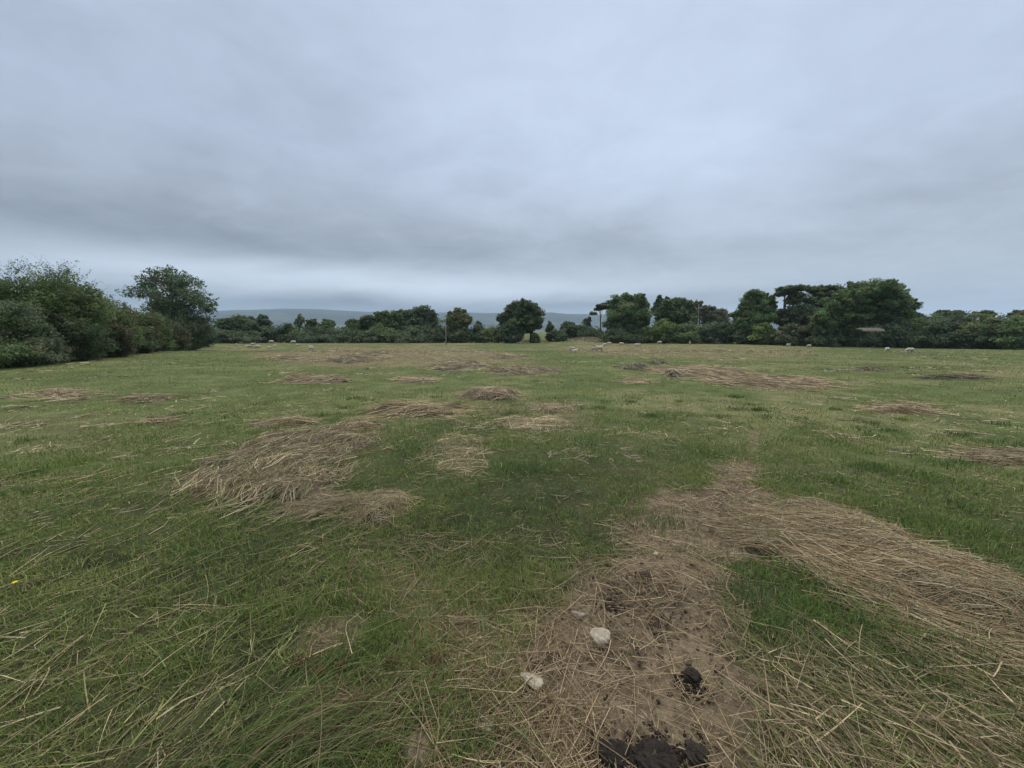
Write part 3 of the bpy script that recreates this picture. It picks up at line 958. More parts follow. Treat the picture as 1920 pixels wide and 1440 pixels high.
def twigs(mb, ells, n, length, wid, tint, rng, leaf=None, lsize=.05, spread=.6):
    """upward shoots standing out of the top of a crown, with a few leaves along them"""
    E = np.asarray(ells, float)
    for _ in range(n):
        e = E[rng.integers(len(E))]
        a, q = rng.uniform(0, 6.28), rng.uniform(0, .9)
        p = e[:3] + np.array([math.cos(a) * q, math.sin(a) * q, math.sqrt(max(0, 1 - q * q)) * .92]) * e[3:]
        d = np.array([math.cos(a) * q * spread + rng.normal(0, .35), math.sin(a) * q * spread + rng.normal(0, .35), 1.0])
        d /= np.linalg.norm(d)
        L = length * rng.uniform(.4, 1.2)
        bend = np.array([rng.normal(0, .18), rng.normal(0, .18), -.1]) * L
        pts = [p + d * L * t + bend * t * t for t in (0, .35, .7, 1)]
        tube(mb, pts, [wid, wid * .75, wid * .5, wid * .2], 3, np.array([.07, .06, .045]))
        for t in rng.uniform(.15, 1, 2):
            s = p + d * L * t + bend * t * t
            e2 = s + (d * .5 + rng.normal(0, .6, 3)) * L * .3
            tube(mb, [s, (s + e2) / 2 + rng.normal(0, .02, 3) * L, e2], [wid * .5, wid * .35, wid * .15], 3, np.array([.07, .06, .045]))
        if leaf is not None:
            m = int(leaf)
            tt = rng.uniform(.1, 1, m)
            c = p + d * L * tt[:, None] + bend * (tt ** 2)[:, None] + rng.normal(0, lsize * 1.4, (m, 3))
            t_ = rng.normal(0, 1, (m, 3)); t_ /= np.linalg.norm(t_, axis=1, keepdims=True)
            b_ = np.cross(t_, rng.normal(0, 1, (m, 3))); b_ /= np.linalg.norm(b_, axis=1, keepdims=True)
            s_ = lsize * rng.uniform(.6, 1.2, (m, 1))
            V = np.stack([c - t_ * s_, c + b_ * s_ * .5, c + t_ * s_, c - b_ * s_ * .5], 1).reshape(-1, 3)
            mb.add(V, np.arange(m)[:, None] * 4 + np.array([[0, 1, 2, 3]]), None, np.repeat(np.asarray(tint) * rng.uniform(.6, 1.3, (m, 1)), 4, 0))


def ells_px(L, Y, rng, deep=.85, multi=True):
    """photo ellipses (cx,cy,rx,ry[,dy]) -> ellipsoids in the world at distance Y"""
    out = []
    for e in L:
        dy = e[4] if len(e) > 4 else rng.uniform(-.35, .35) * e[2] / F_PX * Y
        c = at(e[0], e[1], Y + dy)
        k = (Y + dy) / F_PX
        rx, ry, rz = e[2] * k, max(e[2], e[3]) * k * deep, e[3] * k
        out.append([*c, rx * .93, ry * .93, rz * .93])
        if multi:
            for _ in range(5):
                d = rng.normal(0, 1, 3)
                d[2] = abs(d[2]) * .8 + rng.normal(0, .3)
                d /= np.linalg.norm(d)
                f = rng.uniform(.2, .42)
                q = rng.uniform(.72, .98)
                out.append([c[0] + d[0] * rx * q, c[1] + d[1] * ry * q, c[2] + d[2] * rz * q, rx * f, ry * f, rz * f * rng.uniform(.8, 1.3)])
    return out


DK, MG, LG, SG, BR, OL, BG = (.105, .144, .070), (.140, .200, .078), (.175, .230, .075), (.16, .21, .115), (.14, .15, .078), (.16, .19, .078), (.108, .152, .082)
seedc = [1000]
TREES = {}


def tree(name, label, cat, L, Y, n, size, tint, trunk=None, group=None, csize=.3, tw=None, crown_name='crown', up=.5, fill=.12, var=.28, limbs=5, base=None, extra=None, K=None, bottom=-.75, core=.32):
    seedc[0] += 1
    rg = np.random.default_rng(seedc[0])
    E = ells_px(L, Y, rg)
    E0 = np.array(E)
    if trunk:
        bx, by = at(trunk[0], 640, Y)[0], Y
    else:
        bx, by = (E0[:, 0] * E0[:, 3]).sum() / E0[:, 3].sum(), Y
    bz = ground_z(bx, by) if math.hypot(bx, by) < REDGE else float(hgt_far(np.array([bx]), np.array([by]))[0])
    o3 = np.array([bx, by, bz])
    root = empty(name, o3)
    mb = MB()
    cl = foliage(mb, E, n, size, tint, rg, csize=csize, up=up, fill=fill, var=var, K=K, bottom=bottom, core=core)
    if extra:
        extra(mb, E, rg)
    if tw:
        twigs(mb, E, *tw, rng=rg)
    mb.build(crown_name, M_LEAF, root, origin=o3)
    tb = MB()
    if trunk:
        _, tr, ttop = trunk
        tz = at(trunk[0], ttop, Y)[2]
        lean = rg.normal(0, .04) * (tz - bz)
        pts = [o3 + [0, 0, -.15], o3 + [0, 0, .35], o3 + [lean * .3, 0, (tz - bz) * .4], o3 + [lean, 0, tz - bz]]
        tube(tb, pts, [tr * 1.5, tr * 1.08, tr * .9, tr * .5], 9, (.085, .072, .058))
        top = pts[-1]
        low = pts[2]
        far = cl[rg.choice(len(cl), min(limbs * 2, len(cl)), replace=False)]
        for q in far:
            s = low + (top - low) * rg.uniform(.2, 1)
            m = (s + q) / 2 + np.array([0, 0, .08]) * np.linalg.norm(q - s)
            tube(tb, [s, m, q], [tr * .42, tr * .25, tr * .06], 5, (.08, .068, .055))
    else:
        # bush: several stems from the ground
        for q in cl[rg.choice(len(cl), min(7, len(cl)), replace=False)]:
            s = o3 + [rg.normal(0, .25) * E0[:, 3].max() * .5, rg.normal(0, .15), -.05]
            tube(tb, [s, (s + q) / 2 + [0, 0, .1], q], [.07, .05, .015], 5, (.07, .06, .05))
    tb.build('trunk' if trunk else 'stems', M_BARK, root, smooth=True, origin=o3)
    tag(root, label, cat, group)
    TREES[label] = root
    return root


def base_px(px, Y):
    X = at(px, 640, Y)[0]
    z = ground_z(X, Y) if math.hypot(X, Y) < 125 else 0.0
    return HORIZON + (CAM_H - z) * F_PX / Y


# ---- left hedge: overlapping tall bushes, each its own
def lb(px, w, base, top, Y, n, s, tint, label, twg=0, name='hedge_bush', ragged=0):
    base = max(base, base_px(px, Y))
    tint = tuple(np.array(tint) * .76)
    mid = (top + base) / 2
    L = [(px, top + (base - top) * .36, w * .72, (base - top) * .36), (px - w * .35, top + (base - top) * .55, w * .6, (base - top) * .36),
         (px + w * .38, top + (base - top) * .56, w * .58, (base - top) * .34), (px, top + (base - top) * .78, w * .85, (base - top) * .26)]
    tree(name, label, 'bush', L, Y, n, s, tint, None, 'bushes of the left hedge', .26, (twg, (base - top) / F_PX * Y * .17, .012 * Y / 26, tint, ) if False else None,
         'foliage', extra=(lambda mb, E, rg: twigs(mb, E[:1] + E[:3], twg, (base - top) / F_PX * Y * .2, .00035 * Y, tint, rg, 16, s * 1.0)) if twg else None, bottom=-1)


lb(-110, 150, 690, 545, 20.5, 9000, .062, MG, 'tall hedge bush cut by the left edge, nearest of the left hedge')
lb(22, 78, 684, 566, 22.5, 12000, .055, SG, 'pale silvery green willow like bush low at the left edge of the hedge')
lb(30, 105, 680, 506, 25.5, 15000, .062, MG, 'tallest dark hedge bush with ragged twigs at the far left', 60)
lb(112, 92, 672, 516, 28.5, 15000, .065, MG, 'tall leafy hedge bush with bare shoots right of the tallest one', 55)
lb(165, 62, 667, 545, 31.5, 9000, .068, OL, 'hedge bush with wispy reddish twigs leaning into the sky', 55)
lb(205, 62, 662, 568, 35, 9000, .072, MG, 'sloping mid green hedge bush in the middle of the left hedge', 18)
lb(120, 80, 674, 596, 26.5, 8000, .058, DK, 'low dark bush at the foot of the tall leafy hedge bush')
lb(205, 50, 664, 604, 31.5, 5000, .065, BR, 'low brownish bramble bush at the foot of the left hedge')
lb(250, 52, 656, 577, 41, 7000, .08, OL, 'olive hedge bush with thin shoots just left of the airy tall tree', 16)
lb(285, 44, 653, 592, 47, 6000, .085, MG, 'hedge bush under the left side of the airy tall tree')
lb(262, 34, 656, 612, 39, 3000, .075, DK, 'small dark bush low in front of the olive hedge bush')
lb(322, 36, 650, 604, 56, 4500, .095, BR, 'brown pink tinged bramble bush under the airy tall tree')
lb(352, 30, 647, 606, 66, 4000, .10, MG, 'rounded hedge bush below the right side of the airy tall tree')
lb(380, 26, 644.5, 604, 80, 3500, .12, DK, 'dark last bush where the left hedge meets the far hedge')
lb(60, 70, 682, 632, 23.5, 5000, .05, DK, 'low dark undergrowth bush beneath the silvery bush')

tree('airy_tree', 'tall airy tree with gaps of sky in its crown above the left hedge', 'tree',
     [(268, 546, 26, 19, 0), (292, 524, 28, 19, 1), (322, 516, 22, 14, -1), (345, 530, 24, 18, 1), (352, 556, 28, 24, 0), (318, 560, 34, 26, -1), (392, 570, 18, 17, 0), (398, 590, 13, 16, 1),
      (372, 582, 24, 24, 0), (335, 595, 40, 30, 0), (300, 585, 26, 22, 1), (258, 556, 16, 10, 0), (365, 615, 34, 24, 0)],
     66, 8500, .17, DK, (330, .32, 530), csize=.40, limbs=11, var=.2, fill=.2, core=.05)

# ---- far tree line
FAR = 'trees and bushes of the far tree line'


def T(label, L, Y, n, tint, trunk=None, size=.24, cat='tree', name='broadleaf_tree', csize=.28, **k):
    return tree(name, label, cat, L, Y, n, size, tint, trunk, FAR, csize, limbs=5, **k)


def B(label, px, w, top, base, Y, n, tint, name='hedgerow_bush', size=.2):
    if Y < 82:
        Y = gpt(px, base)[1] + 1.0
    base = max(base, base_px(px, Y))
    w *= 1.25
    top -= 2
    h = base - top
    return tree(name, label, 'bush', [(px, top + h * .42, w * .7, h * .42), (px - w * .45, top + h * .6, w * .52, h * .4), (px + w * .45, top + h * .58, w * .52, h * .4), (px, top + h * .75, w * .95, h * .28)],
                Y, n, size, tint, None, FAR, .3, crown_name='foliage', bottom=-1)


T('dark rounded tree at the left end of the far tree line', [(455, 606, 24, 15), (440, 614, 18, 14), (472, 614, 16, 14), (455, 622, 26, 16)], 104, 4200, DK, (455, .25, 610))
T('small dark spiky topped tree just right of the dark rounded one', [(492, 597, 9, 7), (497, 606, 12, 9), (488, 614, 14, 12)], 108, 2000, BG, (491, .2, 600))
T('small dark tree crown left of the dark rounded tree, by the hedge corner', [(418, 608, 15, 10), (424, 620, 17, 14)], 102, 2200, DK, (420, .2, 612))
B('dark low bush filling the foot of the dark rounded tree', 455, 30, 620, 642, 100, 2400, DK)
B('dark low bush in the corner between the left hedge and the far hedge', 418, 22, 618, 642, 98, 2000, BG)
B('low hedge stretch under the open crowned tree with pale tassels', 858, 24, 622, 642, 104, 1900, DK)
B('low dark hedge stretch below the yellow green bush', 570, 26, 624, 642, 104, 1900, BG)
B('low dark hedge stretch between the big leafy tree and the bright yellow green bush', 1208, 22, 616, 643, 101, 1900, DK)
B('low dark hedge stretch under the big rounded clump, left end', 690, 28, 620, 642, 104, 1900, DK)
B('low dark hedge stretch under the big rounded clump, right end', 755, 26, 622, 642, 104, 1900, DK)
B('low dark hedge stretch under the small spiky topped tree', 505, 26, 612, 642, 106, 2200, DK)
B('hedge stretch with a pale gap above it, behind the grazing left flock', 540, 22, 611, 642, 107, 2000, DK)


def bare(mb, E, rg):
    e = np.array(E[0])
    for k in range(26):
        a = rg.uniform(0, 6.28)
        top = e[:3] + np.array([math.cos(a) * e[3] * rg.uniform(.2, 1), 0, e[5] * rg.uniform(-.3, 1)])
        bot = e[:3] - [0, 0, e[5] * 1.2]
        tube(mb, [bot, (bot + top) / 2 + [rg.normal(0, .15), 0, .2], top], [.05, .04, .02], 3, (.14, .13, .12))


T('thin nearly bare grey tree sticking up from the left hedge', [(563, 602, 9, 10), (559, 612, 8, 10)], 110, 260, SG, (563, .12, 596), extra=bare)
T('small dark rounded crown right of the nearly bare tree', [(585, 605, 9, 7), (583, 613, 11, 10)], 110, 1300, DK, (585, .2, 606))
T('yellow green bush shaped tree beside the small dark rounded crown', [(562, 625, 11, 8)], 105, 700, LG, (562, .12, 628), cat='bush', name='hedgerow_bush')
T('low mid green crown in the dip between the bare tree and the big clump', [(616, 607, 12, 7), (612, 616, 15, 10)], 110, 1500, MG, (616, .2, 608))
B('dark hedge stretch under the low mid green crown', 590, 34, 614, 642, 107, 2600, DK)
B('dark hedge stretch left of the big rounded clump', 640, 30, 613, 642, 107, 2400, BG)
T('small fresh green crown at the left foot of the big clump', [(664, 606, 13, 8), (660, 616, 15, 10)], 111, 1500, MG, (664, .2, 608))
T('dark narrow crown between the fresh green one and the big clump', [(690, 602, 15, 11), (688, 614, 16, 14)], 113, 2200, DK, (690, .25, 604))
T('broad mid green tree forming the left half of the big clump', [(728, 598, 24, 14), (745, 592, 18, 12), (710, 606, 18, 14), (735, 615, 34, 16)], 114, 5200, MG, (732, .35, 600))
T('highest domed tree forming the right half of the big clump', [(790, 585, 22, 14), (772, 594, 20, 14), (806, 596, 17, 14), (788, 608, 34, 20)], 113, 6000, BG, (788, .4, 590))
B('leafy hedge bush with lighter top below the big clump', 718, 28, 612, 642, 106, 2800, MG)
B('long dark hedge stretch below the domed tree', 780, 40, 614, 642, 106, 3400, DK)
B('hedge stretch directly left of the slim white pole', 815, 24, 613, 642, 106, 2000, BG)
T('open crowned tree with pale seed tassels right of the slim white pole', [(858, 590, 17, 12), (846, 602, 16, 14), (868, 602, 15, 14), (857, 618, 24, 18)], 107, 3800, OL, (856, .25, 590), csize=.34)
B('grey green hedge stretch right of the open crowned tree', 895, 24, 611, 642, 107, 2200, BG)
T('small dark cone shaped tree poking up behind the hedge, left of the round oak', [(898, 607, 4, 6), (898, 613, 6, 7)], 118, 500, DK, (898, .12, 606), name='conifer_tree')
B('hedge stretch with a browner end just left of the round oak', 927, 26, 612, 642, 106, 2400, OL)
T('big round dark oak standing alone in the centre of the tree line', [(978, 580, 28, 17, 0), (958, 594, 24, 17, 0), (1000, 592, 20, 17, 0), (948, 603, 16, 12, 1), (1008, 606, 13, 15, 0), (978, 604, 36, 17, 0), (980, 617, 28, 10, 0)],
  104, 9500, DK, (997, .5, 592), csize=.24)
B('dark bush in front of the left half of the round oak', 960, 19, 609, 642, 101, 1900, BG)
B('small low bush at the trunk of the round oak', 1003, 9, 628, 642, 101, 700, DK)
B('square clipped hedge end right of the gap beside the round oak', 1044, 19, 621, 641.5, 105, 1800, DK)
T('dark pointed tree behind the clipped hedge end', [(1031, 609, 4, 6), (1031, 617, 7, 9)], 118, 700, DK, (1031, .15, 608), name='conifer_tree')
T('rounded dark tree behind the clipped hedge end', [(1064, 610, 13, 9), (1068, 620, 18, 13)], 112, 2000, DK, (1064, .2, 612))
T('thin feathery tree left of the flat topped pine', [(1101, 602, 8, 7), (1101, 612, 7, 9)], 116, 600, BG, (1101, .12, 600), csize=.45)
B('dark hedge stretch behind the rough brown mound', 1096, 30, 609, 640, 112, 2600, BG)


def pine(mb, E, rg):
    pass


tree('pine_tree', 'small flat topped pine with layered pads leaning left of the big leafy tree', 'tree',
     [(1127, 575, 12, 5.5), (1134, 571, 7, 3), (1112, 588, 6.5, 3), (1122, 580, 8, 3)], 106, 1300, .2, DK, (1126, .16, 572), FAR, .35, limbs=3, up=1.2)
T('big leafy tree with uneven tall crown right of the small flat topped pine', [(1165, 567, 22, 16), (1192, 564, 20, 14), (1150, 578, 14, 16), (1207, 578, 14, 16), (1178, 590, 38, 22), (1160, 605, 30, 18), (1205, 604, 18, 18)],
  104, 8500, MG, (1180, .45, 580), csize=.24)
B('tangled dark bush at the foot of the big leafy tree', 1168, 36, 608, 643, 101, 3200, DK)
T('smooth domed tree right of the big leafy tree', [(1268, 574, 28, 18), (1250, 586, 22, 20), (1285, 586, 18, 20), (1265, 600, 38, 20)], 112, 6500, (.108, .155, .064), (1265, .4, 575), csize=.16)
T('dark spiky conifer behind the left shoulder of the domed tree', [(1236, 564, 7, 9), (1234, 580, 10, 14), (1250, 562, 5, 6)], 118, 1800, DK, (1237, .2, 560), name='conifer_tree', csize=.4)
T('dark conifer with a brown tinge behind the utility pole', [(1308, 572, 9, 8), (1312, 584, 14, 12), (1300, 592, 12, 14)], 122, 2200, BR, (1309, .2, 566), name='conifer_tree', csize=.35)
T('brown tinged conifer clump left of the tall rounded tree', [(1333, 582, 10, 9), (1350, 588, 12, 10), (1340, 598, 24, 16)], 122, 2800, BR, (1340, .25, 576), name='conifer_tree', csize=.3)
B('bright yellow green hedge bush below the domed tree', 1243, 30, 603, 643, 99, 3300, LG)
B('lighter hedge bush right of the bright yellow green one', 1285, 26, 605, 643, 99, 2800, MG)
B('dark hedge stretch below the utility pole', 1328, 32, 606, 643, 98, 3200, BG)
B('dark hedge stretch left of the tall rounded tree', 1368, 24, 606, 644, 97, 2400, DK)
T('tall rounded tree with a ragged top and dark green crown', [(1418, 562, 26, 18), (1402, 578, 20, 20), (1438, 576, 20, 20), (1418, 592, 38, 20), (1400, 608, 26, 18), (1412, 549, 12, 6)], 95, 8500, MG, (1418, .45, 570), csize=.22)
B('small bright bush standing out at the foot of the tall rounded tree', 1431, 18, 608, 646, 90, 2200, LG)
B('dark bush under the left half of the tall rounded tree', 1398, 22, 612, 645, 93, 2000, DK)
tree('pine_tree', 'left flat topped pine of the dark pair, trunks showing against the sky', 'tree',
     [(1478, 545, 20, 8), (1500, 541, 18, 6), (1462, 552, 10, 5), (1490, 556, 16, 7), (1485, 566, 14, 7)], 92, 3000, .2, DK, (1466, .22, 546), FAR, .3, limbs=5, up=1.1)
tree('pine_tree', 'right flat topped pine of the dark pair, merging into the huge tree', 'tree',
     [(1535, 543, 24, 8), (1562, 543, 20, 7), (1545, 556, 26, 12), (1530, 574, 26, 16), (1510, 562, 12, 8)], 93, 4200, .2, DK, (1528, .25, 548), FAR, .26, limbs=5, up=1.1)
T('dark leafy tree filling the space below the pine pair', [(1500, 590, 34, 18), (1525, 600, 30, 20), (1478, 602, 24, 18)], 92, 5000, BG, (1500, .3, 590))
B('pale grey green bush below the left pine', 1478, 20, 610, 647, 86, 2200, (.15, .185, .095))
B('pale rounded bush beside the huge tree, below the right pine', 1508, 18, 609, 647, 86, 2100, (.14, .18, .075))
B('dark hedge bush between the small bright bush and the pale bushes', 1455, 16, 618, 646, 88, 1500, DK)
T('huge broad spreading tree with layered dark leaves, largest on the right', [(1632, 545, 42, 20, 0), (1600, 556, 34, 22, 0), (1668, 556, 34, 20, 0), (1575, 576, 34, 22, 0), (1700, 575, 20, 18, 0), (1640, 574, 50, 24, 1),
    (1560, 598, 32, 20, 0), (1600, 600, 40, 20, 0), (1660, 596, 44, 18, 1), (1548, 618, 22, 16, 0), (1580, 622, 28, 14, 0)], 82, 17000, (.128, .190, .074), (1592, .55, 570), size=.19, csize=.23)
B('dark bush hugging the left foot of the huge spreading tree', 1548, 24, 612, 650, 70, 2600, DK, size=.16)
B('low dark hedge stretch in front of the pale roofed shed', 1640, 40, 625, 651, 66, 2800, DK, size=.15)
B('dark gap filling bush under the trunk of the huge spreading tree', 1596, 26, 630, 650, 74, 1600, DK, size=.15)
B('dark leafy screen of bushes rising behind the pale roofed shed', 1650, 44, 596, 640, 99, 3600, BG)
B('dark hedge stretch right of the pale roofed shed', 1695, 30, 598, 652, 66, 3800, BG, size=.16)
B('hedge stretch with a lighter face right of the huge tree', 1738, 34, 592, 652, 65, 4500, MG, size=.16)
B('high rounded hedge stretch in the right third', 1785, 38, 587, 653, 63, 5000, BG, size=.16)
B('green topped hedge stretch near the right edge', 1838, 36, 590, 654, 61, 4600, OL, size=.16)
B('dark overhanging hedge stretch near the right edge', 1880, 34, 594, 655, 59, 4400, DK, size=.16)
B('last hedge stretch cut by the right edge', 1930, 36, 588, 656, 57, 4400, MG, size=.16)
T('distant dark crown peeping over the right hedge', [(1782, 589, 20, 7)], 96, 1200, DK, (1782, .25, 590))
T('distant low flat crown over the right hedge near the edge', [(1845, 590, 17, 6)], 96, 1000, BG, (1845, .25, 592))
T('distant twiggy crown at the right edge behind the hedge', [(1912, 590, 12, 7)], 92, 800, BR, (1912, .2, 590), csize=.4)
T('distant rounded crown between the huge tree and the right hedge', [(1722, 597, 14, 8)], 90, 900, BG, (1722, .2, 598))
# ------------------------------------------------------------------ sheep
def ellipsoid(bm, c, r, rot=(0, 0, 0), seg=14):
    m = Matrix.Translation(c) @ (Matrix.Rotation(rot[2], 4, 'Z') @ Matrix.Rotation(rot[1], 4, 'Y') @ Matrix.Rotation(rot[0], 4, 'X')) @ Matrix.Diagonal((*r, 1))
    bmesh.ops.create_uvsphere(bm, u_segments=seg, v_segments=10, radius=1, matrix=m)


def limb(bm, a, b, r0, r1):
    a, b = Vector(a), Vector(b)
    d = b - a
    q = d.to_track_quat('Z', 'Y').to_matrix().to_4x4()
    m = Matrix.Translation((a + b) / 2) @ q
    bmesh.ops.create_cone(bm, cap_ends=True, segments=10, radius1=r0, radius2=r1, depth=d.length, matrix=m)


def sheep_mesh(pose, fleece, skin, seed):
    """one continuous body: barrel, rump, neck, head, ears, tail and jointed legs; faces +X"""
    bm = bmesh.new()
    lz = 0 if pose == 'lying' else .25
    ellipsoid(bm, (0, 0, lz + .24), (.43, .215, .225))
    ellipsoid(bm, (.22, 0, lz + .24), (.24, .20, .23))
    ellipsoid(bm, (-.25, 0, lz + .25), (.23, .215, .22))
    ellipsoid(bm, (-.46, 0, lz + .18), (.045, .045, .13))                       # tail
    if pose == 'grazing':
        limb(bm, (.34, 0, lz + .30), (.60, 0, lz + .02), .14, .085)
        hd, tilt = (.68, 0, lz - .12), 1.15
    elif pose == 'standing':
        limb(bm, (.32, 0, lz + .26), (.52, 0, lz + .52), .15, .09)
        hd, tilt = (.62, 0, lz + .56), .42
    else:
        limb(bm, (.30, 0, lz + .24), (.47, 0, lz + .44), .15, .09)
        hd, tilt = (.57, 0, lz + .47), .40
    ellipsoid(bm, hd, (.145, .07, .078), (0, tilt, 0))
    mz = (hd[0] + .11 * math.cos(tilt), 0, hd[2] - .11 * math.sin(tilt))
    ellipsoid(bm, mz, (.075, .05, .052), (0, tilt, 0))
    for s in (-1, 1):
        ex = (hd[0] - .10 * math.cos(tilt), s * .115, hd[2] + .09 * math.sin(tilt) + .01)
        ellipsoid(bm, ex, (.03, .07, .022), (s * -.25, 0, 0))
        if pose != 'lying':
            limb(bm, (.27, s * .11, lz + .12), (.28, s * .105, .17), .075, .036)
            limb(bm, (.28, s * .105, .18), (.27, s * .105, 0), .034, .03)
            limb(bm, (-.27, s * .12, lz + .14), (-.24, s * .12, lz - .06), .105, .06)
            limb(bm, (-.24, s * .12, lz - .03), (-.33, s * .115, .19), .055, .034)
            limb(bm, (-.33, s * .115, .20), (-.31, s * .115, 0), .034, .03)
        else:
            ellipsoid(bm, (.30, s * .17, .05), (.17, .05, .05))
            ellipsoid(bm, (-.22, s * .2, .07), (.2, .07, .08))
    me = bpy.data.meshes.new('sheep_src')
    bm.to_mesh(me)
    bm.free()
    o = bpy.data.objects.new('sheep_src', me)
    COL.objects.link(o)
    md = o.modifiers.new('r', 'REMESH')
    md.mode = 'VOXEL'
    md.voxel_size = .02
    sm_ = o.modifiers.new('s', 'SMOOTH')
    sm_.iterations = 3
    dg = bpy.context.evaluated_depsgraph_get()
    out = bpy.data.meshes.new_from_object(o.evaluated_get(dg))
    bpy.data.objects.remove(o)
    out.name = 'sheep'
    n = len(out.vertices)
    co = np.empty(n * 3, np.float32)
    out.vertices.foreach_get('co', co)
    co = co.reshape(-1, 3)
    rg = np.random.default_rng(seed)
    dh = np.linalg.norm((co - np.array(hd)) / np.array([.2, .17, .15]), axis=1)
    isk = np.clip((1.25 - dh) * 3, 0, 1)
    if pose != 'lying':
        isk = np.maximum(isk, sst(.20, .15, co[:, 2]))
    lump = .012 * np.sin(co[:, 0] * 47 + seed) * np.sin(co[:, 1] * 53) * np.sin(co[:, 2] * 49 + 2)
    nrm = np.empty(n * 3, np.float32)
    out.vertices.foreach_get('normal', nrm)
    co2 = co + nrm.reshape(-1, 3) * (lump * (1 - isk))[:, None]
    out.vertices.foreach_set('co', co2.astype(np.float32).ravel())
    c = np.ones((n, 4), np.float32)
    c[:, :3] = np.array(fleece) * (1 - isk)[:, None] + np.array(skin) * isk[:, None]
    belly = sst(lz + .12, lz + .0, co[:, 2])[:, None] * (1 - isk)[:, None]
    c[:, :3] = c[:, :3] * (1 - belly) + np.array(fleece) * np.array([.72, .68, .6]) * belly        # darker, browner belly wool
    a = out.color_attributes.new('Col', 'FLOAT_COLOR', 'POINT')
    a.data.foreach_set('color', c.ravel())
    out.polygons.foreach_set('use_smooth', np.ones(len(out.polygons), bool))
    out.materials.clear()
    out.materials.append(M_WOOL)
    out.update()
    return out


CREAM, CSK, GRY, BLK = (.45, .415, .33), (.36, .32, .25), (.32, .295, .24), (.018, .017, .017)
SM = {}
for pose in ('grazing', 'standing', 'lying'):
    SM[pose, 'w'] = sheep_mesh(pose, CREAM, CSK, 3)
    SM[pose, 'g'] = sheep_mesh(pose, GRY, (.3, .27, .22), 5)
    SM[pose, 'b'] = sheep_mesh(pose, BLK, BLK, 9)
# px, feet py, pose, colour, heading deg (0 = facing right, 90 = away), scale, label
SHEEP = [
    (443, 648.5, 'standing', 'w', 80, .62, 'small white lamb standing apart at the left end of the left flock'),
    (452, 644, 'lying', 'w', 185, .95, 'white sheep furthest back at the left end, lying near the far hedge'),
    (463, 650, 'lying', 'w', 20, .7, 'small pale sheep lying at the left of the tight left bunch'),
    (470, 653, 'grazing', 'g', 200, .85, 'greyish sheep grazing in the tight left bunch'),
    (474, 648.5, 'standing', 'w', 10, .85, 'cream sheep standing at the back of the tight left bunch'),
    (483, 653.5, 'grazing', 'w', 170, 1.0, 'largest cream sheep at the right of the tight left bunch'),
    (505, 653, 'lying', 'w', 0, .8, 'cream sheep lying alone nearest below the far hedge stretch'),
    (509, 644, 'grazing', 'w', 185, 1.05, 'white sheep grazing close to the hedge, between the two far pairs'),
    (515, 650, 'lying', 'w', 10, .7, 'tiny white sheep lying right of the tight left bunch'),
    (550.5, 645, 'grazing', 'w', 215, 1.1, 'white sheep grazing with head down beside a lying lamb'),
    (558, 648, 'lying', 'w', 5, .75, 'white lamb lying beside the sheep with its head down'),
    (582.5, 651.5, 'lying', 'w', 175, .95, 'white sheep behind in the overlapping pair right of the left flock'),
    (583.5, 656, 'grazing', 'w', 5, .85, 'white sheep in front in the overlapping pair right of the left flock'),
    (629, 657, 'lying', 'g', 0, .8, 'dull cream sheep lying alone among the straw, rightmost of the left half'),
    (1073.5, 657.5, 'standing', 'w', 5, .9, 'white sheep with raised head at the left of the central group'),
    (1077.5, 660.5, 'lying', 'w', 10, .75, 'white sheep lying just in front of the one with raised head'),
    (1113, 657, 'grazing', 'g', 190, .8, 'grey brown sheep grazing behind the big cream sheep'),
    (1117, 649.5, 'lying', 'g', 0, .85, 'dull grey sheep lying behind the central group'),
    (1123.5, 659, 'standing', 'w', 5, 1.0, 'big cream sheep facing right with its head up, in the central group'),
    (1134, 649, 'grazing', 'w', 200, .95, 'white sheep at the left of a touching pair near the rough mound'),
    (1142, 647.5, 'grazing', 'w', 350, 1.0, 'white sheep at the right of a touching pair near the rough mound'),
    (1165, 648, 'grazing', 'w', 340, .95, 'single white sheep grazing right of the touching pair'),
    (1194, 648.5, 'lying', 'w', 350, 1.1, 'white sheep resting midway between the touching pair and the black sheep'),
    (1213, 644, 'lying', 'b', 0, .75, 'black sheep lying flat, left of the two black ones'),
    (1237, 645, 'grazing', 'w', 170, .95, 'white sheep touching the standing black sheep'),
    (1244, 645, 'standing', 'b', 20, 1.0, 'black sheep standing, right of the two black ones'),
    (1293, 647, 'standing', 'w', 265, 1.0, 'round white sheep facing the viewer, alone below the utility pole'),
    (1478, 649, 'lying', 'w', 15, 1.05, 'white sheep lying with flat back below the left pine'),
    (1517, 651.5, 'grazing', 'w', 175, .8, 'bright white sheep beside the dark foot of the huge tree'),
    (1638, 651, 'lying', 'w', 20, .6, 'small white sheep lying below the pale roofed shed'),
    (1663, 660, 'grazing', 'w', 250, .72, 'white sheep seen end on with head down, left of the rightmost one'),
    (1706, 662, 'grazing', 'w', 176, .74, 'rightmost cream sheep, side on and grazing'),
]
for (px, py, pose, cc, hd, sc, label) in SHEEP:
    g = gpt(px, py)
    o = bpy.data.objects.new('sheep', SM[pose, cc])
    o.location = (g[0], g[1], ground_z(*g) - .01)
    o.rotation_euler = (0, 0, R(hd) - math.atan2(g[0], g[1]) * (0 if hd % 180 < 45 or hd % 180 > 135 else 1))
    o.scale = (sc, sc, sc)
    COL.objects.link(o)
    tag(o, label, 'sheep', 'sheep scattered over the field')

# ------------------------------------------------------------------ slim pole in the field
def place(px, py):
    g = gpt(px, py)
    return np.array([g[0], g[1], ground_z(*g)])


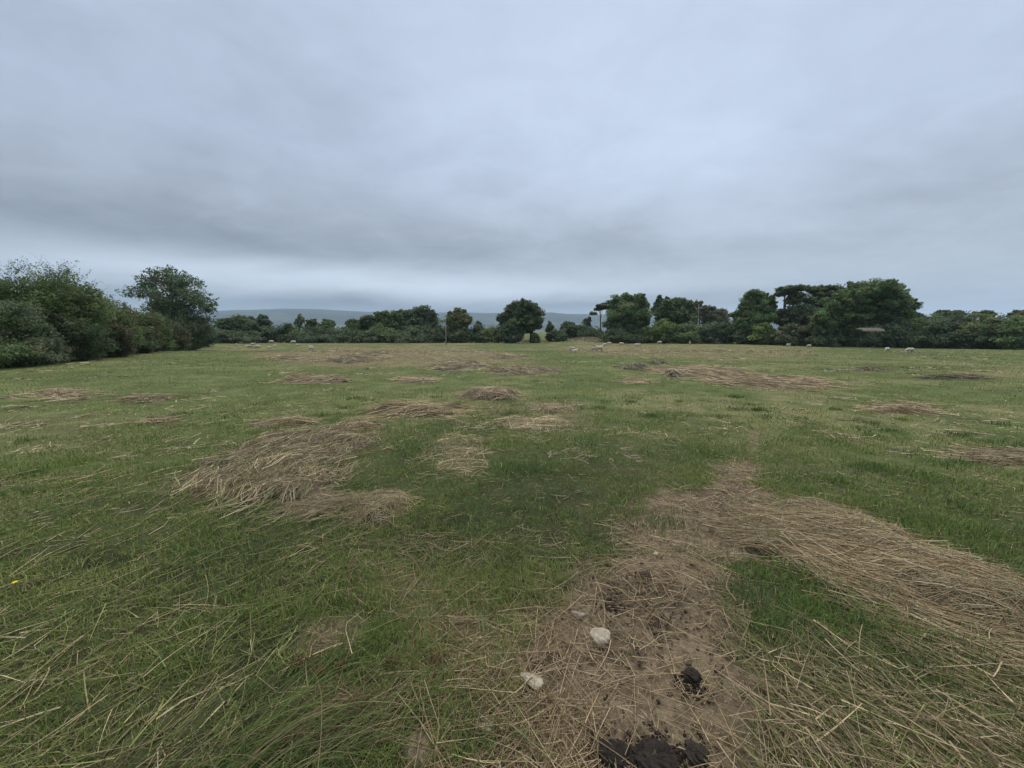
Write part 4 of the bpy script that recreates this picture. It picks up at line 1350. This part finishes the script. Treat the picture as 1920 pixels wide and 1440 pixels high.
b = place(836.5, 647)
k = b[1] / F_PX
root = empty('pole', b)
hgt_p = at(836.5, 594, b[1])[2] - b[2]
mb = MB(); tube(mb, [[0, 0, -.1], [0, 0, hgt_p * .5], [0, 0, hgt_p]], [.055, .05, .042], 10, (.40, .40, .37)); mb.build('shaft', M_PAINT, root, True)
mb = MB(); tube(mb, [[0, 0, -.05], [0, 0, .75]], [.10, .10], 10, (.07, .065, .06)); mb.build('sleeve', M_PAINT, root, True)
mb = MB(); box(mb, (0, 0, hgt_p - .18), (.75, .07, .08), 0, (.40, .39, .35)); tube(mb, [[-.3, 0, hgt_p - .16], [-.3, 0, hgt_p + .02]], [.035, .03], 8, (.3, .3, .3)); tube(mb, [[.3, 0, hgt_p - .16], [.3, 0, hgt_p + .02]], [.035, .03], 8, (.3, .3, .3)); mb.build('crossbar', M_PAINT, root)
tag(root, 'slim pale pole with short crossbar and dark base standing alone in the field', 'pole')

# utility pole behind the right hedge
Y = 112.0
b = at(1306.5, 642, Y); b[2] = 0
root = empty('utility_pole', b)
tz = at(1306.5, 570, Y)[2]
mb = MB(); tube(mb, [[0, 0, -.2], [0, 0, tz * .5], [0, 0, tz]], [.12, .105, .09], 10, (.27, .26, .235)); mb.build('shaft', M_PAINT, root, True)
mb = MB(); box(mb, (0, -.16, tz - 1.2), (2.0, .1, .12), 0, (.36, .35, .32)); mb.build('crossarm', M_PAINT, root)
for s in (-.85, 0.3, .85):
    mb = MB(); tube(mb, [[s, -.16, tz - 1.14], [s, -.16, tz - 1.02], [s, -.16, tz - .9]], [.05, .07, .04], 8, (.5, .48, .46)); mb.build('insulator', M_PAINT, root, True)
tag(root, 'tall pale utility pole with crossarm rising behind the right hedge', 'utility pole')

# shed behind the right hedge
Y = 90.0
c0, c1 = at(1616, 620, Y), at(1676, 620, Y)
w = c1[0] - c0[0]
root = empty('shed', ((c0[0] + c1[0]) / 2, Y + 2, 0))
zt = at(1640, 617, Y)[2]
ze = at(1640, 622.5, Y)[2]
mb = MB(); box(mb, (0, 0, (ze - .02) / 2), (w * .94, 3.6, ze - .02), 0, (.05, .042, .036)); mb.build('wall', M_PAINT, root)
mb = MB()
nr_ = 40
for i in range(nr_):
    xx = -w / 2 + w * (i + .5) / nr_
    zz = .025 * (i % 2)
    V = [(xx - w / nr_ / 2, -2.05, ze + zz), (xx + w / nr_ / 2, -2.05, ze + zz), (xx + w / nr_ / 2, 2.0, zt + .35 + zz), (xx - w / nr_ / 2, 2.0, zt + .35 + zz)]
    V2 = [(a, b_, c_ - .05) for a, b_, c_ in V]
    mb.add(V + V2, [(0, 1, 2, 3), (7, 6, 5, 4), (4, 5, 1, 0), (5, 6, 2, 1), (6, 7, 3, 2), (7, 4, 0, 3)], None, (.10, .09, .07))
mb.build('roof', M_PAINT, root)
mb = MB(); box(mb, (0, -2.09, ze + .06), (w, .05, .22), 0, (.11, .098, .078)); mb.build('fascia', M_PAINT, root)
tag(root, 'low shed with pale roof half hidden under the huge spreading tree', 'shed')

# fence posts at the foot of the far hedge
for i, (px, lab) in enumerate(((931, 'thin wooden fence post at the hedge just left of the round oak'), (951, 'thin wooden fence post in front of the bush before the round oak'),
                               (888, 'thin wooden fence post below the small cone shaped tree'), (716, 'thin wooden fence post under the leafy bush below the big clump'))):
    b = place(px, 641.2)
    mb = MB()
    tube(mb, [[0, 0, -.1], [.01, 0, .6], [.02, 0, 1.25]], [.06, .055, .05], 7, (.30, .27, .22))
    o = mb.build('fence_post', M_PAINT, None, True)
    o.location = b
    tag(o, lab, 'fence post', 'posts along the far hedge')


# ------------------------------------------------------------------ stones, clods, flower
def rock(name, px, py, w, d, h, col, seed, label, cat, group=None, mat=M_STONE, cuts=5, rough=.12, rz=0, sink=.38, sub=4):
    bm = bmesh.new()
    bmesh.ops.create_icosphere(bm, subdivisions=sub, radius=1)
    rg = np.random.default_rng(seed)
    co = np.array([v.co[:] for v in bm.verts])
    if cuts:
        co = np.sign(co) * np.abs(co) ** .62
    for _ in range(cuts):
        n = rg.normal(0, 1, 3)
        n /= np.linalg.norm(n)
        t = rg.uniform(.55, .8)
        dd = co @ n
        co = co - np.maximum(dd - t, 0)[:, None] * n * .92
    f = fbm(co[:, 0] * 1.6 + co[:, 2] * 1.1 + seed, co[:, 1] * 1.6 - co[:, 2] * .9, seed, 5)
    f2 = fbm(co[:, 0] * 5 + co[:, 2] * 4.3, co[:, 1] * 5 - co[:, 2] * 4.1 + seed, seed + 9, 3)
    co = co * (1 + rough * f + rough * .45 * f2)[:, None]
    if not cuts:
        f3 = fbm(co[:, 0] * 9 + co[:, 2] * 7.3, co[:, 1] * 9 - co[:, 2] * 7.1 + seed, seed + 19, 3)
        co = co * (1 + .16 * f3 - .18 * np.abs(f2))[:, None]
    co = co / np.abs(co).max(0) * np.array([w / 2, d / 2, h / 2])
    ca, sa = math.cos(rz), math.sin(rz)
    co = np.stack([co[:, 0] * ca - co[:, 1] * sa, co[:, 0] * sa + co[:, 1] * ca, co[:, 2] + h * (.5 - sink)], -1)
    F = np.array([[v.index for v in p.verts] for p in bm.faces])
    bm.free()
    cc = np.array(col) * (1 + .55 * f2 + .3 * f)[:, None]
    if cuts:                                   # contact shade painted in soil brown round the lower half
        contact_shade = sst(h * .30, h * .08, co[:, 2] + h * .18 * f2)[:, None]
        cc = cc * (1 - contact_shade) + np.array([.12, .092, .066]) * contact_shade
    b = place(px, py)
    o = mk(name, co, [F], mat, cc.clip(.004, 1), smooth=(cuts == 0))
    o.location = b
    return tag(o, label, cat, group)


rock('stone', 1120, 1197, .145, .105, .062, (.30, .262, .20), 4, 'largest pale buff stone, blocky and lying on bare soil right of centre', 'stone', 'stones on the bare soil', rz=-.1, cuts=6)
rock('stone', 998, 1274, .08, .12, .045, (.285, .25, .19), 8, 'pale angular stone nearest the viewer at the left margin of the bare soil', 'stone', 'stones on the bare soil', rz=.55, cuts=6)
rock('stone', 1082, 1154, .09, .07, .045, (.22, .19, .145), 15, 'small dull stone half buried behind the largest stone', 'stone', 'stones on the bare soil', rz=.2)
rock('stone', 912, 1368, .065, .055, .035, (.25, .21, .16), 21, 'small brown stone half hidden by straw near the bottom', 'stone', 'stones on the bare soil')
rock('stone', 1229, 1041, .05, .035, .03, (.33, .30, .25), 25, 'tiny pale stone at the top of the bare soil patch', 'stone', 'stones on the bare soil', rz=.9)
rock('clod', 1296, 1272, .105, .10, .075, (.028, .022, .018), 31, 'dark upright dung clod standing on the bare soil', 'clod', 'dark clods on the soil', M_DUNG, 0, .45, sub=5)
rock('clod', 1152, 1412, .15, .12, .05, (.02, .016, .013), 35, 'black crumbled clod at the left of the bottom dung heap', 'clod', 'dark clods on the soil', M_DUNG, 0, .5, sub=5)
rock('clod', 1225, 1432, .23, .17, .065, (.024, .018, .015), 37, 'largest black dung heap cut by the bottom edge', 'clod', 'dark clods on the soil', M_DUNG, 0, .5, sub=5)
rock('clod', 1305, 1415, .11, .10, .045, (.035, .027, .021), 39, 'dark crumbly clod at the right of the bottom dung heap', 'clod', 'dark clods on the soil', M_DUNG, 0, .5, sub=5)
rock('clod', 1208, 1083, .085, .06, .03, (.045, .034, .026), 42, 'flat dark clod at the top of the bare soil patch', 'clod', 'dark clods on the soil', M_DUNG, 0, .5)
rock('clod', 1148, 1136, .07, .06, .025, (.05, .038, .028), 44, 'small dark crumb of dung behind the largest stone', 'clod', 'dark clods on the soil', M_DUNG, 0, .5)
rock('clod', 790, 1405, .14, .16, .055, (.17, .13, .09), 46, 'pale brown earth clod at the left end of the soil by the bottom edge', 'clod', None, M_DUNG, 0, .3)
# soil crumbs
cm = MB()
bm = bmesh.new()
bmesh.ops.create_icosphere(bm, subdivisions=1, radius=1)
cv = np.array([v.co[:] for v in bm.verts]); cf = np.array([[v.index for v in p.verts] for p in bm.faces]); bm.free()
xs, ys = in_poly(DIRT[0], 1500, RNG, .05)
cl = fbm(xs * 2.4, ys * 2.4, 73, 3)
k = RNG.uniform(0, 1, 1500) < np.clip(.25 + .9 * cl + .6 * np.exp(-((xs - dk[0]) / .3) ** 2 - ((ys - dk[1]) / .35) ** 2), .05, 1)
for X, Yv in zip(xs[k], ys[k]):
    s = RNG.uniform(.003, .012) * (1 if RNG.uniform() < .92 else 1.9)
    cm.add(cv * RNG.uniform(.6, 1.3, (len(cv), 1)) * s * RNG.uniform(.6, 1.2, 3) + [X, Yv, ground_z(X, Yv) - .006 + RNG.uniform(0, .012)], None, cf, np.array([.125, .098, .07]) * RNG.uniform(.4, 1.6))
for px, py, s0, nn in ((1296, 1290, .07, 70), (1152, 1425, .10, 110), (1235, 1440, .15, 190), (1305, 1425, .08, 100), (1208, 1086, .05, 50), (1150, 1140, .06, 50)):
    q = gpt(px, py)
    for _ in range(nn):
        X, Yv = q[0] + RNG.normal(0, s0 * .62), q[1] + RNG.normal(0, s0 * .6)
        s = RNG.uniform(.003, .013)
        cm.add(cv * RNG.uniform(.6, 1.3, (len(cv), 1)) * s * RNG.uniform(.6, 1.2, 3) + [X, Yv, ground_z(X, Yv) - .004 + RNG.uniform(0, .012)], None, cf, np.array([.035, .027, .02]) * RNG.uniform(.6, 1.6))
stuff(cm.build('soil_crumbs', M_GROUND), 'crumbs of dry brown earth on the bare soil', 'soil')

# yellow flower at the left margin
b = place(31, 1110)
root = empty('yellow_flower', b)
mb = MB()
for i in range(6):
    a = i * math.pi / 3
    ca, sa = math.cos(a), math.sin(a)
    mb.add([(0, 0, .075), (.008 * ca - .006 * sa, .008 * sa + .006 * ca, .08), (.017 * ca, .017 * sa, .079), (.008 * ca + .006 * sa, .008 * sa - .006 * ca, .08)], [(0, 1, 2, 3)], None, (.72, .50, .03))
mb.build('petals', M_STRAW, root)
mb = MB(); tube(mb, [(0, 0, -.01), (.004, 0, .04), (0, 0, .075)], [.0015, .0013, .0012], 5, (.07, .11, .03)); mb.build('stalk', M_GRASS, root)
tag(root, 'single small yellow flower in the grass at the left edge', 'flower')

# ------------------------------------------------------------------ haze
hm_ = bpy.data.materials.new('haze')
hm_.use_nodes = True
nt = hm_.node_tree
nt.nodes.clear()
out = N(nt, 'ShaderNodeOutputMaterial')
pv = N(nt, 'ShaderNodeVolumePrincipled')
pv.inputs['Color'].default_value = (.62, .79, 1, 1)
pv.inputs['Density'].default_value = HAZE_D = 1.45e-4
nt.links.new(pv.outputs[0], out.inputs['Volume'])
mb = MB()
box(mb, (0, 0, 180), (18600, 18600, 640))
hz_ = mb.build('haze', hm_)
hz_['kind'] = 'stuff'
# ------------------------------------------------------------------ overcast sky and light
SUN_EL, SUN_AZ = R(58), R(12)            # azimuth measured clockwise from the viewing direction
w = bpy.data.worlds.new('World')
SC.world = w
w.use_nodes = True
nt = w.node_tree
nt.nodes.clear()
LK = nt.links.new


def sk(x):
    return x


def m(op, a, b=None, c=None, clamp=False):
    n = N(nt, 'ShaderNodeMath', operation=op)
    n.use_clamp = clamp
    for i, v in enumerate((a, b, c)):
        if v is None:
            continue
        if isinstance(v, (int, float)):
            n.inputs[i].default_value = v
        else:
            LK(v, n.inputs[i])
    return n.outputs[0]


tc = N(nt, 'ShaderNodeTexCoord')
sp = N(nt, 'ShaderNodeSeparateXYZ')
LK(tc.outputs['Generated'], sp.inputs[0])
X, Yy, Z = sp.outputs
az = m('MULTIPLY', m('ARCTAN2', X, Yy), 57.29578)
el = m('MULTIPLY', m('ARCSINE', Z), 57.29578)


def px_ae(px, py):
    d = ray(px, py)
    d = d / np.linalg.norm(d)
    return math.degrees(math.atan2(d[0], d[1])), math.degrees(math.asin(d[2]))


# cloud-layer coordinates: the direction met with a flat layer overhead
den = m('ADD', m('MAXIMUM', Z, 0.0), .16)
cx, cy = m('DIVIDE', X, den), m('DIVIDE', Yy, den)
cmb = N(nt, 'ShaderNodeCombineXYZ')
LK(cx, cmb.inputs[0]); LK(cy, cmb.inputs[1])


def noise(scale, detail, rough, off=(0, 0, 0), dist=0.0, sx=1.0):
    mp = N(nt, 'ShaderNodeMapping')
    mp.inputs['Location'].default_value = off
    mp.inputs['Scale'].default_value = (sx, 1, 1)
    LK(cmb.outputs[0], mp.inputs[0])
    n = N(nt, 'ShaderNodeTexNoise')
    n.inputs['Scale'].default_value = scale
    n.inputs['Detail'].default_value = detail
    n.inputs['Roughness'].default_value = rough
    n.inputs['Distortion'].default_value = dist
    LK(mp.outputs[0], n.inputs['Vector'])
    return m('SUBTRACT', n.outputs['Fac'], .5)


n1 = noise(.55, 4, .5, (3.1, 1.7, 0), .4)
n2 = noise(1.7, 5, .55, (-2.2, 5.1, 0), .6)
n3 = noise(.9, 6, .6, (9.2, -4.4, 0), 1.0, .6)
# warp the angular layout so that nothing is a clean blob
azw = m('ADD', az, m('ADD', m('MULTIPLY', n1, 26), m('MULTIPLY', n2, 8)))
elw = m('ADD', el, m('ADD', m('MULTIPLY', n3, 9), m('MULTIPLY', n2, 4)))
elw2 = m('ADD', el, m('ADD', m('MULTIPLY', n3, 2.2), m('MULTIPLY', n1, 2.5)))


def g(px, py, sa, se, amp, ew=None):
    a, e = px_ae(px, py)
    da = m('DIVIDE', m('SUBTRACT', azw, a), sa)
    de = m('DIVIDE', m('SUBTRACT', elw if ew is None else ew, e), se)
    q = m('ADD', m('MULTIPLY', da, da), m('MULTIPLY', de, de))
    return m('MULTIPLY', m('EXPONENT', m('MULTIPLY', q, -1)), amp)


L = None
BLOBS = [
    (250, 400, 34, 6.0, -.075), (-100, 420, 30, 6, -.085), (650, 430, 24, 5.5, -.10), (900, 480, 30, 3.0, -.075), (1500, 470, 30, 3.5, -.055),
    (0, 330, 22, 8, -.045), (380, 250, 20, 7, -.05),
    (1000, 130, 30, 11, .085), (800, 190, 7, 5, .045), (1250, 300, 20, 9, .075), (1700, 240, 22, 6, .05), (1400, 60, 25, 10, .04), (60, 230, 14, 5, .03),
    (1720, 330, 12, 5, -.06),
]
for b_ in BLOBS:
    t = g(*b_[:4], b_[4] * .785)
    L = t if L is None else m('ADD', L, t)
for b_ in [(700, 528, 30, 2.2, .235), (500, 452, 40, 2.6, -.075), (200, 500, 30, 1.8, .19), (1050, 540, 22, 1.5, .10), (520, 572, 40, 1.6, -.34), (1000, 572, 30, 1.4, -.20), (1600, 560, 30, 2.0, -.06)]:
    L = m('ADD', L, g(*b_[:4], b_[4] * .785, ew=elw2))
L = m('ADD', L, m('MULTIPLY', n2, .17))
L = m('ADD', L, m('MULTIPLY', n1, .12))
base = .462
n4 = noise(4.2, 5, .6, (1.3, 7.7, 0), .8)
L = m('ADD', L, m('ADD', m('MULTIPLY', n4, .115), m('MULTIPLY', n3, .10)))
L = m('ADD', L, base)
# brighter overhead, as under a real overcast
hi = N(nt, 'ShaderNodeMapRange', interpolation_type='SMOOTHSTEP')
hi.inputs['From Min'].default_value, hi.inputs['From Max'].default_value = 40, 75
hi.inputs['To Min'].default_value, hi.inputs['To Max'].default_value = 0, 1.95
LK(el, hi.inputs['Value'])
L = m('ADD', L, hi.outputs[0])
L = m('MAXIMUM', L, .12)
# colour: neutral grey in the dark cloud, bluer in the bright
tb = N(nt, 'ShaderNodeMapRange')
tb.inputs['From Min'].default_value, tb.inputs['From Max'].default_value = 38, 65
LK(el, tb.inputs['Value'])
mixc_ = N(nt, 'ShaderNodeMix', data_type='RGBA')
LK(tb.outputs[0], mixc_.inputs[0])
mixc_.inputs[6].default_value = (.862, 1.0, 1.265, 1)
mixc_.inputs[7].default_value = (1.03, 1.0, .95, 1)
tl = N(nt, 'ShaderNodeMapRange')
tl.inputs['From Min'].default_value, tl.inputs['From Max'].default_value = 3, 22
LK(el, tl.inputs['Value'])
mixl = N(nt, 'ShaderNodeMix', data_type='RGBA')
LK(tl.outputs[0], mixl.inputs[0])
mixl.inputs[6].default_value = (.90, 1.0, 1.10, 1)
mixl.inputs[7].default_value = (.862, 1.0, 1.25, 1)
LK(mixl.outputs[2], mixc_.inputs[6])
sc_ = N(nt, 'ShaderNodeVectorMath', operation='SCALE')
LK(mixc_.outputs[2], sc_.inputs[0])
LK(L, sc_.inputs['Scale'])
bg1 = N(nt, 'ShaderNodeBackground')
LK(sc_.outputs[0], bg1.inputs['Color'])
bg1.inputs['Strength'].default_value = 1.0
sky = N(nt, 'ShaderNodeTexSky')
sky.sky_type = 'NISHITA'
sky.sun_disc = False
sky.sun_elevation = SUN_EL
sky.sun_rotation = SUN_AZ
bg2 = N(nt, 'ShaderNodeBackground')
LK(sky.outputs[0], bg2.inputs['Color'])
bg2.inputs['Strength'].default_value = .06
mxs = N(nt, 'ShaderNodeMixShader')
mxs.inputs[0].default_value = .95
LK(bg2.outputs[0], mxs.inputs[1])
LK(bg1.outputs[0], mxs.inputs[2])
wo = N(nt, 'ShaderNodeOutputWorld')
LK(mxs.outputs[0], wo.inputs['Surface'])

sd_ = bpy.data.lights.new('sun', 'SUN')
sd_.energy = 1.5
sd_.angle = R(10)
sd_.color = (1, .95, .86)
so_ = bpy.data.objects.new('sun', sd_)
COL.objects.link(so_)
dv = Vector((math.sin(SUN_AZ) * math.cos(SUN_EL), math.cos(SUN_AZ) * math.cos(SUN_EL), math.sin(SUN_EL)))
so_.rotation_euler = dv.to_track_quat('Z', 'Y').to_euler()
so_.location = dv * 50

SC.view_settings.view_transform = 'Standard'
SC.view_settings.look = 'None'
SC.view_settings.exposure = .35
SC.view_settings.gamma = 1
SC.render.engine = 'CYCLES'
SC.cycles.max_bounces = 6
SC.cycles.diffuse_bounces = 3
SC.cycles.transmission_bounces = 3
SC.cycles.transparent_max_bounces = 8
SC.cycles.volume_bounces = 1
SC.cycles.use_denoising = True
